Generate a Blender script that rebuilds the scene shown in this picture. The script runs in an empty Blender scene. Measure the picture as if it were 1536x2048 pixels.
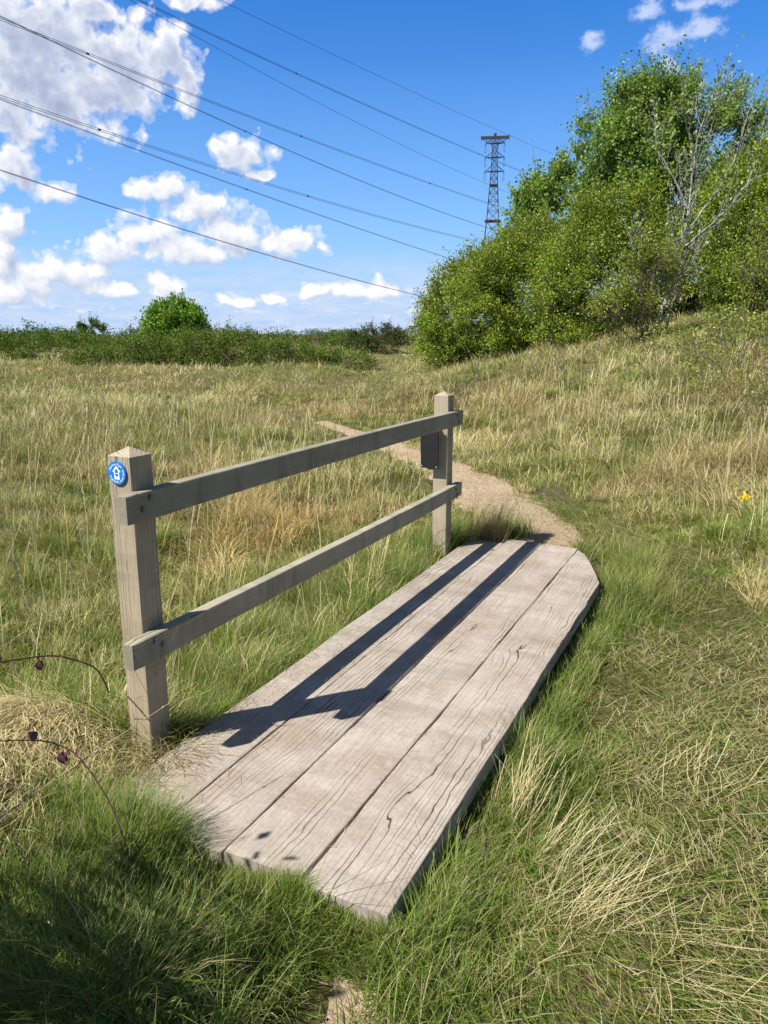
import bpy, math, random
import numpy as np
from mathutils import Vector, Matrix, noise as mnoise
SC = bpy.context.scene; COL = SC.collection
rng = np.random.default_rng(7); random.seed(7)
PSI = math.radians(25.92)
FW = np.array([-math.sin(PSI), math.cos(PSI)]); RT = np.array([math.cos(PSI), math.sin(PSI)])
def plan(lat, dist):            # plan position: metres to the right of / ahead of where the photographer stood
    return FW*dist + RT*lat

# ------------------------------------------------------------------ noise + terrain
def _h(ix, iy, iz, seed):
    n = (ix.astype(np.int64)*73856093) ^ (iy.astype(np.int64)*19349663) ^ (iz.astype(np.int64)*83492791) ^ (seed*2654435761)
    n = (n ^ (n >> 13)) * 1274126177 & 0x7fffffff
    n = (n ^ (n >> 16)) & 0xffff
    return n/65535.0
def vnoise(x, y, z=None, seed=1):
    x = np.asarray(x, float); y = np.asarray(y, float)
    z = np.zeros_like(x) if z is None else np.asarray(z, float)
    ix, iy, iz = np.floor(x), np.floor(y), np.floor(z)
    fx, fy, fz = x-ix, y-iy, z-iz
    fx, fy, fz = fx*fx*(3-2*fx), fy*fy*(3-2*fy), fz*fz*(3-2*fz)
    r = 0
    for a in (0, 1):
        for b in (0, 1):
            for c in (0, 1):
                w = (fx if a else 1-fx)*(fy if b else 1-fy)*(fz if c else 1-fz)
                r = r + w*_h(ix+a, iy+b, iz+c, seed)
    return r
def fbm(x, y, seed=1, o=3):
    r = 0; s = 0
    for i in range(o):
        k = 2**i; r = r+vnoise(x*k, y*k, seed=seed+i)/k; s += 1/k
    return r/s
def sstep(a, b, x):
    t = np.clip((x-a)/(b-a), 0, 1); return t*t*(3-2*t)
TOE = np.array([(2.6, -30), (1.9, -4), (1.2, 0), (.72, 2), (.35, 4), (-.35, 5.6), (-1.1, 6.7), (-2.35, 8.45), (-4.3, 10.9), (-6.3, 12.8),
                (-8.6, 16), (-10.6, 21), (-14, 28.5), (-21.5, 47), (-33, 75), (-60, 130)], float)
PATH = np.array([(-1.40, 5.15), (-1.52, 5.8), (-1.95, 6.65), (-2.65, 7.65), (-3.7, 8.9), (-5.2, 10.3), (-7.2, 12.0), (-9.3, 13.4), (-10.6, 15.5), (-11.6, 20), (-13.8, 26), (-18.5, 38), (-26, 55)], float)
PW = np.array([.46, .42, .38, .32, .25, .18, .10, .05, .05, .03, .03, .03, .03])
def polydist(x, y, L):
    best = np.full(np.shape(x), 1e9); side = np.zeros(np.shape(x)); tt = np.zeros(np.shape(x))
    for i in range(len(L)-1):
        a, b = L[i], L[i+1]; d = b-a; n = d@d
        t = np.clip(((x-a[0])*d[0]+(y-a[1])*d[1])/n, 0, 1)
        qx, qy = x-a[0]-t*d[0], y-a[1]-t*d[1]
        r = np.hypot(qx, qy); s = d[1]*(x-a[0])-d[0]*(y-a[1])
        m = r < best
        best = np.where(m, r, best); side = np.where(m, np.sign(s), side); tt = np.where(m, i+t, tt)
    return best, side, tt
def bank_s(x, y):
    r, s, _ = polydist(x, y, TOE); return r*s
def path_d(x, y):               # >0 outside the path, in metres from its edge
    r, _, t = polydist(x, y, PATH)
    w = np.interp(t, np.arange(len(PW)), PW)
    return r-w+.20*(fbm(x*2.6, y*2.6, 31)-.5)*2
def deck_d(x, y):
    y = y+np.clip(((x+1.0)/.27), 0, 1)**1.25*.72*(y > 4.3)*sstep(4.3, 4.9, y)
    dx = np.maximum(np.maximum(-1.80-x, x+.73), 0); dy = np.maximum(np.maximum(1.53-y, y-5.26), 0)
    return np.hypot(dx, dy)
def H(x, y):
    x = np.asarray(x, float); y = np.asarray(y, float)
    s = bank_s(x, y); d = np.hypot(x, y)
    sp = np.sqrt(np.maximum(s, 0)**2+.35)-.59
    sp = np.maximum(sp, 0)
    fade = 1-sstep(90, 220, d)
    hb = np.where(s > 0, .215*sp+.0045*sp*sp, 0); hb = 7*np.tanh(hb/7)*fade
    hb = hb*(1+.10*(fbm(x*.35, y*.35, 5)-.5))
    z = -.10+.10*(fbm(x*.5, y*.5, 3)-.5)+(.05+.12*sstep(1.9, 2.8, -x)+.10*sstep(.5, 1.5, s))*(fbm(x*2.0, y*2.0, 9, 2)-.5)+hb
    # ground left of the deck sinks into a shallow ditch, straw mound by the near post
    z = z-.10*np.exp(-((x+2.5)/.55)**2-((y-3.2)/1.3)**2)+.30*np.exp(-((x+2.27)/.34)**2-((y-1.66)/.34)**2)
    z = z-.07*np.exp(-((x+.45)/.3)**2-((y-3.0)/1.6)**2)
    # the field undulates, hollow to the left before the scrub
    z = z+(.5*(fbm(x*.06, y*.06, 21)-.5)+.9*(fbm(x*.2, y*.2, 23)-.5))*sstep(9, 22, d)*(s < 0)*np.clip(-s/2, 0, 1)
    z = z-1.0*sstep(60, 400, d)+2.0*(fbm(x*.004, y*.004, 77)-.55)*sstep(150, 600, d)
    pd = path_d(x, y)
    k = 1-sstep(-.05, .35, pd); z = z*(1-k)+np.where(s > .4, z, (-.035-.05*sstep(5.6, 7.5, y)))*k
    dd = deck_d(x, y)
    z = np.where(dd < .6, np.minimum(z, -.085+.35*np.maximum(dd-.02, 0)+.07*sstep(4.95, 5.3, y)+.05*(1-sstep(1.45, 1.6, y))), z)
    inside = (x > -1.75) & (x < -.78) & (y > 1.6) & (y < 5.15)
    z = np.where(inside, -.25, z)
    return z

# ------------------------------------------------------------------ object helpers
def tag(o, label=None, cat=None, group=None, kind=None):
    if label: o['label'] = label
    if cat: o['category'] = cat
    if group: o['group'] = group
    if kind: o['kind'] = kind
    return o
def empty(name, loc=(0, 0, 0), rz=0):
    o = bpy.data.objects.new(name, None); o.empty_display_size = .1
    o.location = loc; o.rotation_euler = (0, 0, rz); COL.objects.link(o); return o
def mesh_np(name, V, F, mat, parent=None, col=None, smooth=False, n=4):
    V = np.asarray(V, np.float32).reshape(-1, 3); F = np.asarray(F, np.int32).reshape(-1, n)
    me = bpy.data.meshes.new(name)
    me.vertices.add(len(V)); me.vertices.foreach_set('co', V.ravel())
    me.loops.add(F.size); me.loops.foreach_set('vertex_index', F.ravel())
    me.polygons.add(len(F)); me.polygons.foreach_set('loop_start', np.arange(0, F.size, n, dtype=np.int32))
    me.update(calc_edges=True)
    if smooth: me.polygons.foreach_set('use_smooth', np.ones(len(F), bool))
    if col is not None:
        a = me.color_attributes.new('tint', 'FLOAT_COLOR', 'POINT')
        c = np.ones((len(V), 4), np.float32); c[:, :3] = col; a.data.foreach_set('color', c.ravel())
    me.materials.append(mat)
    o = bpy.data.objects.new(name, me); COL.objects.link(o); o.parent = parent; return o
class MB:
    def __init__(s): s.v = []; s.f = []
    def add(s, vs, fs):
        b = len(s.v); s.v += [tuple(v) for v in vs]; s.f += [tuple(b+i for i in f) for f in fs]
    def box(s, x0, x1, y0, y1, z0, z1, M=None):
        vs = [Vector((x, y, z)) for z in (z0, z1) for y in (y0, y1) for x in (x0, x1)]
        if M: vs = [M @ v for v in vs]
        s.add(vs, [(0, 2, 3, 1), (4, 5, 7, 6), (0, 1, 5, 4), (1, 3, 7, 5), (3, 2, 6, 7), (2, 0, 4, 6)])
    def bar(s, a, b, w, h=None):
        a = Vector(a); b = Vector(b); h = h or w; d = (b-a)
        if d.length < 1e-6: return
        z = d.normalized(); x = z.cross(Vector((0, 0, 1)) if abs(z.z) < .95 else Vector((0, 1, 0))).normalized(); y = z.cross(x)
        vs = [p+x*i*w/2+y*j*h/2 for p in (a, b) for i, j in ((-1, -1), (1, -1), (1, 1), (-1, 1))]
        s.add(vs, [(3, 2, 1, 0), (4, 5, 6, 7), (0, 1, 5, 4), (1, 2, 6, 5), (2, 3, 7, 6), (3, 0, 4, 7)])
    def tube(s, pts, rad, n=6, cap=True):
        pts = [Vector(p) for p in pts]; N = len(pts)
        if not hasattr(rad, '__len__'): rad = [rad]*N
        up = None; rings = []
        for i, p in enumerate(pts):
            t = (pts[min(i+1, N-1)]-pts[max(i-1, 0)])
            t = t.normalized() if t.length > 1e-9 else Vector((0, 0, 1))
            if up is None: up = t.orthogonal().normalized()
            up = (up-t*up.dot(t))
            up = up.normalized() if up.length > 1e-6 else t.orthogonal().normalized()
            b = t.cross(up)
            rings.append([p+(up*math.cos(2*math.pi*k/n)+b*math.sin(2*math.pi*k/n))*rad[i] for k in range(n)])
        vs = [v for r in rings for v in r]
        fs = [(i*n+k, i*n+(k+1) % n, (i+1)*n+(k+1) % n, (i+1)*n+k) for i in range(N-1) for k in range(n)]
        if cap: fs += [tuple(range(n))[::-1], tuple((N-1)*n+k for k in range(n))]
        s.add(vs, fs)
    def build(s, name, mat, parent=None, smooth=False, bevel=0, seg=2):
        me = bpy.data.meshes.new(name); me.from_pydata(s.v, [], s.f); me.update()
        if smooth: me.polygons.foreach_set('use_smooth', np.ones(len(me.polygons), bool))
        me.materials.append(mat); o = bpy.data.objects.new(name, me); COL.objects.link(o); o.parent = parent
        if bevel:
            m = o.modifiers.new('b', 'BEVEL'); m.width = bevel; m.segments = seg; m.limit_method = 'ANGLE'
        return o

# ------------------------------------------------------------------ materials
class NT:
    def __init__(s, tree): s.t = tree; s.N = tree.nodes; s.L = tree.links
    def n(s, typ, ins=None, **kw):
        nd = s.N.new(typ)
        for k, v in kw.items(): setattr(nd, k, v)
        for k, v in (ins or {}).items():
            if isinstance(v, bpy.types.NodeSocket): s.L.new(v, nd.inputs[k])
            else: nd.inputs[k].default_value = v
        return nd
    def m(s, op, a, b=0., c=0., clamp=False):
        nd = s.N.new('ShaderNodeMath'); nd.operation = op; nd.use_clamp = clamp
        for i, v in enumerate((a, b, c)):
            if isinstance(v, bpy.types.NodeSocket): s.L.new(v, nd.inputs[i])
            else: nd.inputs[i].default_value = v
        return nd.outputs[0]
    def ramp(s, fac, stops, interp='LINEAR'):
        nd = s.N.new('ShaderNodeValToRGB'); nd.color_ramp.interpolation = interp
        e = nd.color_ramp.elements
        while len(e) < len(stops): e.new(.5)
        for i, (p, c) in enumerate(stops):
            e[i].position = p; e[i].color = (c, c, c, 1) if not hasattr(c, '__len__') else tuple(c)+(1,)
        s.L.new(fac, nd.inputs[0]); return nd.outputs[0]
    def mix(s, f, a, b, blend='MIX'):
        nd = s.N.new('ShaderNodeMix'); nd.data_type = 'RGBA'; nd.blend_type = blend
        for k, v in ((0, f), (6, a), (7, b)):
            if isinstance(v, bpy.types.NodeSocket): s.L.new(v, nd.inputs[k])
            else: nd.inputs[k].default_value = v if not (hasattr(v, '__len__') and len(v) == 3) else tuple(v)+(1,)
        return nd.outputs[2]
    def noise(s, vec, scale, detail=4, rough=.55, dist=0):
        return s.n('ShaderNodeTexNoise', {'Vector': vec, 'Scale': scale, 'Detail': detail, 'Roughness': rough, 'Distortion': dist}).outputs[0]
    def mapping(s, vec, scale=(1, 1, 1), loc=(0, 0, 0)):
        return s.n('ShaderNodeMapping', {'Vector': vec, 'Scale': scale, 'Location': loc}).outputs[0]
def newmat(name):
    m = bpy.data.materials.new(name); m.use_nodes = True; t = NT(m.node_tree); t.N.clear()
    out = t.n('ShaderNodeOutputMaterial'); return m, t, out
def pbsdf(t, out, col, rough=.7, spec=.3, height=None, bump=.3, dist=.01, metal=0):
    p = t.n('ShaderNodeBsdfPrincipled', {'Roughness': rough, 'Specular IOR Level': spec, 'Metallic': metal})
    if isinstance(col, bpy.types.NodeSocket): t.L.new(col, p.inputs['Base Color'])
    else: p.inputs['Base Color'].default_value = tuple(col)+(1,)
    if height is not None:
        b = t.n('ShaderNodeBump', {'Height': height, 'Strength': bump, 'Distance': dist}); t.L.new(b.outputs[0], p.inputs['Normal'])
    t.L.new(p.outputs[0], out.inputs[0]); return p
def plain(name, col, rough=.6, spec=.3, var=.15, scale=8, metal=0):
    m, t, o = newmat(name); tc = t.n('ShaderNodeTexCoord').outputs['Object']
    nz = t.noise(tc, scale, 5)
    c = t.mix(nz, tuple(v*(1-var) for v in col), tuple(min(1, v*(1+var)) for v in col))
    pbsdf(t, o, c, rough, spec, nz, .2, .003, metal); return m
def foliage_mat(name, trans=.3, rough=.55, spec=.25, tcol=(1.1, 1.25, .5)):
    m, t, o = newmat(name)
    a = t.n('ShaderNodeAttribute', attribute_name='tint').outputs['Color']
    p = t.n('ShaderNodeBsdfPrincipled', {'Base Color': a, 'Roughness': rough, 'Specular IOR Level': spec})
    tr = t.n('ShaderNodeBsdfTranslucent', {'Color': t.mix(1., a, tcol, 'MULTIPLY')})
    mx = t.n('ShaderNodeMixShader', {0: trans, 1: p.outputs[0], 2: tr.outputs[0]})
    t.L.new(mx.outputs[0], o.inputs[0]); return m
M_GRASS = foliage_mat('grass_blade', .36, .5, .3, (1.05, 1.15, .6))
M_STRAW = foliage_mat('dry_stem', .25, .6, .2, (1, .97, .8))
M_LEAF = foliage_mat('leaf', .33, .45, .35, (1.15, 1.3, .4))
M_LEAFD = foliage_mat('dark_leaf', .25, .65, .12, (1.1, 1.2, .4))

def wood_mat(name, base, light, dark, axis=1, across=(1, 0, 0), rings=52., stain=.3, grain=60, crack=.6, seedoff=0., dirt=.0, knots=True):
    """weathered sawn timber; grain runs along the object's local 'axis'"""
    m, t, o = newmat(name)
    tc = t.n('ShaderNodeTexCoord').outputs['Object']; rnd = t.n('ShaderNodeObjectInfo').outputs['Random']
    off = t.n('ShaderNodeCombineXYZ', {0: t.m('MULTIPLY', rnd, 17.3), 1: t.m('MULTIPLY', rnd, 41.), 2: t.m('MULTIPLY', rnd, 9.)}).outputs[0]
    vec = t.n('ShaderNodeVectorMath', {0: tc, 1: off}, operation='ADD').outputs[0]
    sc = [1, 1, 1]; sc[axis] = .12
    st = t.mapping(vec, sc)                                  # stretched along the grain
    sc2 = [1, 1, 1]; sc2[axis] = .035
    st2 = t.mapping(vec, sc2)
    # knots: sparse voronoi cells, the grain bulges round them
    sc3 = [4.2, 4.2, 4.2]; sc3[axis] = 1.5
    kv = t.n('ShaderNodeTexVoronoi', {'Vector': t.mapping(vec, sc3), 'Scale': 1.0, 'Randomness': 1.0}).outputs['Distance']
    kb = t.m('POWER', t.m('SUBTRACT', 1., t.m('MULTIPLY', kv, 2.4, clamp=True), clamp=True), 2.)
    h = t.noise(st, 3.2, 2, .45); h2 = t.noise(t.mapping(vec, [v*1.6 for v in sc2]), 7, 2, .5)
    lin = t.n('ShaderNodeVectorMath', {0: vec, 1: tuple(rings*a for a in across)}, operation='DOT_PRODUCT').outputs['Value']
    h3 = t.noise(t.mapping(vec, [v if v == 1 else .3 for v in sc]), 26, 2, .5)
    field = t.m('ADD', t.m('ADD', t.m('ADD', lin, t.m('MULTIPLY', h3, 1.1)), t.m('ADD', t.m('MULTIPLY', h, 7.), t.m('MULTIPLY', h2, 4.5))), t.m('MULTIPLY', kb, 2.2 if knots else 0.))
    fr = t.m('FRACT', field)
    line = t.m('ABSOLUTE', t.m('SUBTRACT', fr, .5))          # 0 at ring lines
    fine = t.noise(t.mapping(vec, [s*1. for s in sc2]), 160, 3, .6)
    blot = t.noise(vec, 5, 6, .65); blot2 = t.noise(st, 14, 5, .7)
    # cracks: thin, only where a slow mask lets them
    f2 = t.m('FRACT', t.m('MULTIPLY', field, 1.0))
    l2 = t.m('ABSOLUTE', t.m('SUBTRACT', f2, .5))
    mask = t.ramp(t.noise(t.mapping(vec, [v if v == 1 else .1 for v in sc]), 9, 2, .5), [(.44, .05), (.56, 1.)])
    ck = t.m('MULTIPLY', t.ramp(l2, [(.0, 1.), (.03, .9), (.075, 0.)]), mask)
    ck = t.m('MULTIPLY', ck, t.ramp(t.noise(st, 9, 2), [(.38, .1), (.55, 1.)]))
    c = t.mix(t.ramp(blot, [(.3, 0.), (.72, 1.)]), base, light)
    c = t.mix(t.m('MULTIPLY', t.ramp(line, [(0., 1.), (.25, 0.)]), .16), c, dark)
    c = t.mix(t.m('MULTIPLY', t.ramp(fine, [(.45, 0.), (.7, 1.)]), .35), c, dark)
    c = t.mix(t.m('MULTIPLY', t.ramp(blot2, [(.5, 0.), (.75, 1.)]), .3), c, tuple(v*1.15 for v in light))
    if knots:
        c = t.mix(t.m('MULTIPLY', t.ramp(kb, [(.55, 0.), (.75, 1.)]), .35), c, dark)
    sv = [1.2, 1.2, 1.2]; sv[axis] = 7.
    stn = t.noise(t.mapping(vec, sv, (3, 5, 7)), 1., 6, .7)
    c = t.mix(t.m('MULTIPLY', t.ramp(stn, [(.50, 0.), (.64, 1.)]), stain), c, tuple(v*.55 for v in base))
    grn = t.noise(t.mapping(vec, [1.6]*3, (9, 2, 4)), 1.2, 5, .7)
    c = t.mix(t.m('MULTIPLY', t.ramp(grn, [(.5, 0.), (.7, 1.)]), stain*.7), c, (base[0]*.86, base[1]*.98, base[2]*.86))
    tone = t.m('ADD', .86, t.m('MULTIPLY', rnd, .26)); tc_ = t.n('ShaderNodeCombineColor', {0: tone, 1: tone, 2: tone}).outputs[0]
    c = t.mix(1., c, tc_, 'MULTIPLY')
    if dirt:
        dn = t.ramp(t.noise(vec, 2.2, 5, .7), [(.46, 0.), (.66, 1.)]); c = t.mix(t.m('MULTIPLY', dn, dirt), c, (.25, .195, .135))
        spk = t.noise(vec, 70, 4, .7); c = t.mix(t.m('MULTIPLY', t.ramp(spk, [(.5, 0.), (.62, 1.)]), .22), c, (.16, .13, .10)); c = t.mix(t.m('MULTIPLY', t.ramp(t.noise(vec, 26, 5, .7), [(.52, 0.), (.66, 1.)]), .28), c, (.52, .48, .42))
    c = t.mix(t.m('MULTIPLY', ck, crack), c, (.045, .028, .02))
    hh = t.m('ADD', t.m('MULTIPLY', fine, .25), t.m('MULTIPLY', line, .25)); hh = t.m('SUBTRACT', hh, t.m('MULTIPLY', ck, 1.6))
    hh = t.m('ADD', hh, t.m('MULTIPLY', blot, .4))
    pbsdf(t, o, c, .82, .18, hh, .55, .004); return m
M_DECK = wood_mat('deck_timber', (.325, .277, .235), (.45, .395, .345), (.19, .15, .115), 1, crack=1., dirt=.62, rings=50., stain=.35)
M_POST = wood_mat('post_timber', (.36, .30, .205), (.46, .39, .285), (.19, .14, .09), 2, (.6, .8, 0), crack=.55, rings=90., stain=.4)
M_RAIL = wood_mat('rail_timber', (.285, .26, .185), (.39, .36, .275), (.155, .135, .095), 1, (.4, 0, 1), crack=.6, rings=110., stain=.55)
M_BEAM = plain('bearer_timber', (.09, .07, .05), .9, .1, .4, 12)
M_BOLT = plain('galvanised_bolt', (.16, .2, .2), .45, .5, .3, 90, .6)
M_BLUE = plain('blue_plastic', (.005, .19, .60), .35, .5, .05, 30)
M_WHITE = plain('white_paint', (.82, .84, .86), .45, .4, .04, 30)
M_BOARD = plain('dark_board', (.018, .016, .018), .5, .3, .25, 20)
M_STEEL = plain('pylon_steel', (.05, .045, .055), .6, .3, .2, .1)
M_CABLE = plain('cable', (.06, .065, .085), .6, .3, .2, .1)
M_INS = plain('insulator_glass', (.12, .13, .16), .3, .5, .2, .1)
M_TWIG = plain('twig_bark', (.14, .105, .075), .85, .15, .4, 6)
M_DTWIG = plain('bramble_cane', (.10, .045, .04), .6, .3, .4, 30)
M_DARKB = plain('dark_bark', (.045, .036, .028), .9, .1, .4, 6)
M_YEL = plain('yellow_petal', (.8, .62, .01), .5, .3, .1, 60)
def bark():
    m, t, o = newmat('pale_bark'); tc = t.n('ShaderNodeTexCoord').outputs['Object']
    a = t.noise(t.mapping(tc, (6, 6, 2.2)), 2, 6, .7); b = t.noise(t.mapping(tc, (4, 4, 9)), 3, 4, .6)
    c = t.mix(t.ramp(a, [(.35, 0.), (.6, 1.)]), (.2, .18, .16), (.48, .45, .41)); c = t.mix(t.ramp(b, [(.58, 0.), (.66, 1.)]), c, (.05, .04, .035))
    pbsdf(t, o, c, .8, .2, a, .6, .02); return m
M_PBARK = bark()
def ground_mat():
    m, t, o = newmat('soil_and_thatch'); P = t.n('ShaderNodeNewGeometry').outputs['Position']
    n1 = t.noise(P, 1.1, 6, .65); n2 = t.noise(P, 14, 6, .7); n3 = t.noise(P, 90, 4, .7)
    c = t.mix(t.ramp(n1, [(.35, 0.), (.65, 1.)]), (.075, .085, .025), (.16, .135, .06))
    c = t.mix(t.m('MULTIPLY', t.ramp(n2, [(.4, 0.), (.65, 1.)]), .6), c, (.29, .23, .13))
    c = t.mix(t.m('MULTIPLY', t.ramp(n3, [(.45, 0.), (.6, 1.)]), .5), c, (.05, .045, .02))
    pbsdf(t, o, c, .95, .1, t.m('ADD', n2, n3), .9, .03); return m
def path_mat():
    m, t, o = newmat('trodden_earth'); P = t.n('ShaderNodeNewGeometry').outputs['Position']
    n1 = t.noise(P, 1.7, 6, .65); n2 = t.noise(P, 11, 7, .7); n3 = t.noise(P, 60, 5, .7)
    v = t.n('ShaderNodeTexVoronoi', {'Vector': P, 'Scale': 34.}).outputs['Distance']
    c = t.mix(t.ramp(n1, [(.35, 0.), (.65, 1.)]), (.45, .325, .215), (.54, .415, .29))
    c = t.mix(t.m('MULTIPLY', t.ramp(n2, [(.45, 0.), (.7, 1.)]), .6), c, (.25, .18, .115))
    c = t.mix(t.m('MULTIPLY', t.ramp(n3, [(.5, 0.), (.65, 1.)]), .4), c, (.54, .45, .33))
    hh = t.m('ADD', t.m('MULTIPLY', n2, 1.5), t.m('ADD', t.m('MULTIPLY', n3, .6), t.m('MULTIPLY', v, .5)))
    pbsdf(t, o, c, .95, .1, hh, .9, .03); return m
M_GROUND = ground_mat(); M_PATH = path_mat()

# ------------------------------------------------------------------ ground + path
def build_ground():
    rad = np.concatenate([[0.25], np.geomspace(.4, 12, 260)[0:], np.geomspace(12.2, 60, 170), np.geomspace(62, 5000, 80)])
    na = 540; ang = np.linspace(0, 2*np.pi, na, endpoint=False)
    X = rad[:, None]*np.cos(ang); Y = rad[:, None]*np.sin(ang); Z = H(X.ravel(), Y.ravel())
    V = np.stack([X.ravel(), Y.ravel(), Z], 1)
    i = np.arange(len(rad)-1)[:, None]*na; j = np.arange(na)[None]
    F = np.stack([i+j, i+na+j, i+na+(j+1) % na, i+(j+1) % na], -1).reshape(-1, 4)
    V = np.vstack([V, [[0, 0, float(H(0., 0.))]]]); c = len(V)-1
    F2 = np.array([[c, k, (k+1) % na, (k+1) % na] for k in range(0)], int).reshape(-1, 4)
    o = mesh_np('ground', V, np.vstack([F, F2]) if len(F2) else F, M_GROUND, smooth=True); tag(o, kind='structure')
build_ground()
def build_path():
    V = []; F = []; n = 26
    seg = []; ws = []
    for i in range(6):
        L = np.hypot(*(PATH[i+1]-PATH[i])); k = max(4, int(L/.07)) if i < 8 else int(L/.3)
        for t in np.linspace(0, 1, k, endpoint=False):
            p = [PATH[max(i-1, 0)], PATH[i], PATH[i+1], PATH[min(i+2, len(PATH)-1)]]
            q = .5*((2*p[1])+(p[2]-p[0])*t+(2*p[0]-5*p[1]+4*p[2]-p[3])*t*t+(-p[0]+3*p[1]-3*p[2]+p[3])*t**3)
            seg.append(q); ws.append(PW[i]*(1-t)+PW[i+1]*t)
    seg = np.array(seg); d = np.gradient(seg, axis=0); d /= np.linalg.norm(d, axis=1)[:, None]; nn = np.stack([d[:, 1], -d[:, 0]], 1)
    ws = np.array(ws)+.08
    for a in np.linspace(-1, 1, n):
        wob = 1+.45*(fbm(seg[:, 0]*2.2+a, seg[:, 1]*2.2, 12)-.5)*2
        V.append(seg+nn*(a*ws*wob)[:, None])
    V = np.stack(V, 1).reshape(-1, 2); Z = H(V[:, 0], V[:, 1])+.006+.014*(1-np.tile(np.abs(np.linspace(-1, 1, n)), len(seg))**4)-.01
    N = len(seg); i = np.arange(N-1)[:, None]*n; j = np.arange(n-1)[None]
    F = np.stack([i+j, i+j+1, i+n+j+1, i+n+j], -1).reshape(-1, 4)
    o = mesh_np('path', np.column_stack([V, Z]), F, M_PATH, smooth=True); tag(o, kind='structure')
    # worn strip in front of the near end of the bridge
    V = []; a = np.linspace(0, 1, 40); w = np.linspace(-1, 1, 16)
    cx = -.76+.05*np.sin(a*5); cy = 1.44-.75*a; ww = .05+.06*a**.7
    for t in w:
        wob = 1+1.1*(fbm(cx*9+t, cy*9, 44)-.5)*2; V.append(np.stack([cx+t*ww*wob, cy+.0*t], 1))
    V = np.stack(V, 1).reshape(-1, 2); n = 16; N = 40
    Z = H(V[:, 0], V[:, 1])+.008
    i = np.arange(N-1)[:, None]*n; j = np.arange(n-1)[None]
    F = np.stack([i+j, i+j+1, i+n+j+1, i+n+j], -1).reshape(-1, 4)
    o = mesh_np('bare_earth', np.column_stack([V, Z]), F, M_PATH, smooth=True); tag(o, kind='structure')
build_path()

# ------------------------------------------------------------------ footbridge deck
def plank_mesh(x0, x1, y0, y1, z0, z1, seed, skew=0., cut=0.):
    """sawn plank with worn, slightly wavering edges, as a lofted box with rounded arrises"""
    W = x1-x0; Ln = y1-y0; T = z1-z0; r = .006
    prof = [(-W/2+r, 0), (W/2-r, 0), (W/2, r), (W/2, T-r), (W/2-.3*r, T-.3*r), (W/2-r, T), (W/4, T+.0005), (0, T), (-W/4, T+.0005), (-W/2+r, T), (-W/2+.3*r, T-.3*r), (-W/2, T-r), (-W/2, r)]
    n = len(prof); ys = np.linspace(-Ln/2, Ln/2, 130); V = []; rr = np.random.default_rng(seed)
    for k, y in enumerate(ys):
        e = .0048*(mnoise.noise(Vector((seed*9.1, y*3, 0)))+.5*mnoise.noise(Vector((seed*9.1, y*17, 3)))); e2 = .0048*(mnoise.noise(Vector((seed*5.1, y*3, 7)))+.5*mnoise.noise(Vector((seed*5.1, y*17, 9))))
        for (px, pz) in prof:
            xx = px+(e if px > 0 else e2)*abs(px)/(W/2)
            zz = pz+.0015*mnoise.noise(Vector((seed, y*1.3, px*6)))
            yy = y
            if k in (0, len(ys)-1): yy = y+.003*mnoise.noise(Vector((px*40, seed, k)))
            if k == 0 or k == len(ys)-1:
                zz = T/2+(zz-T/2)*.93; xx *= .985
            if cut: yy = y-cut*(max(0., (px+W/2)/W-.06)**1.25)*((y+Ln/2)/Ln)**3
            yy += skew*px
            V.append((xx, yy, zz))
    F = [(k*n+i, k*n+(i+1) % n, (k+1)*n+(i+1) % n, (k+1)*n+i) for k in range(len(ys)-1) for i in range(n)]
    me = bpy.data.meshes.new('plank'); me.from_pydata(V, [], F+[tuple(range(n))[::-1], tuple((len(ys)-1)*n+i for i in range(n))]); me.update()
    me.materials.append(M_DECK)
    return me
bridge = tag(empty('footbridge', (-1.265, 3.4, -.08)), 'low footbridge of four long weathered grey planks laid over a grassy ditch', 'footbridge')
edges = [(-1.803, -1.541, 1.50, 5.20), (-1.536, -1.283, 1.53, 5.30), (-1.278, -1.010, 1.54, 5.285), (-1.004, -.727, 1.525, 5.22)]
for k, (a, b, y0, y1) in enumerate(edges):
    me = plank_mesh(a, b, y0, y1, -.075, 0, k+3, skew=(-.02, 0, .03, -.01)[k], cut=(0, 0, 0, .72)[k])
    o = bpy.data.objects.new('plank', me); COL.objects.link(o); o.parent = bridge
    o.location = ((a+b)/2+1.265, (y0+y1)/2-3.4, -.075+.08+(-.002, .001, 0, .0015)[k]); o.rotation_euler = ((0, .004, -.003, .006)[k]*.3, (.004, -.003, .003, .006)[k], 0)
for y in (1.72, 3.4, 5.0):
    mb = MB(); mb.box(-.52, .50, y-3.4-.05, y-3.4+.05, -.10, .002); mb.build('bearer', M_BEAM, bridge, bevel=.004)
# soil filled seams
m_, t_, o_ = newmat('seam_soil'); pbsdf(t_, o_, (.06, .045, .03), 1., 0.)
for x in (-1.5385, -1.2805, -1.007):
    mb = MB(); pts = np.linspace(1.6, 5.15, 90)
    mb.box(x+1.265-.006, x+1.265+.006, 1.6-3.4, 5.15-3.4, .018, .03); mb.build('seam_soil', m_, bridge)

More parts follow.
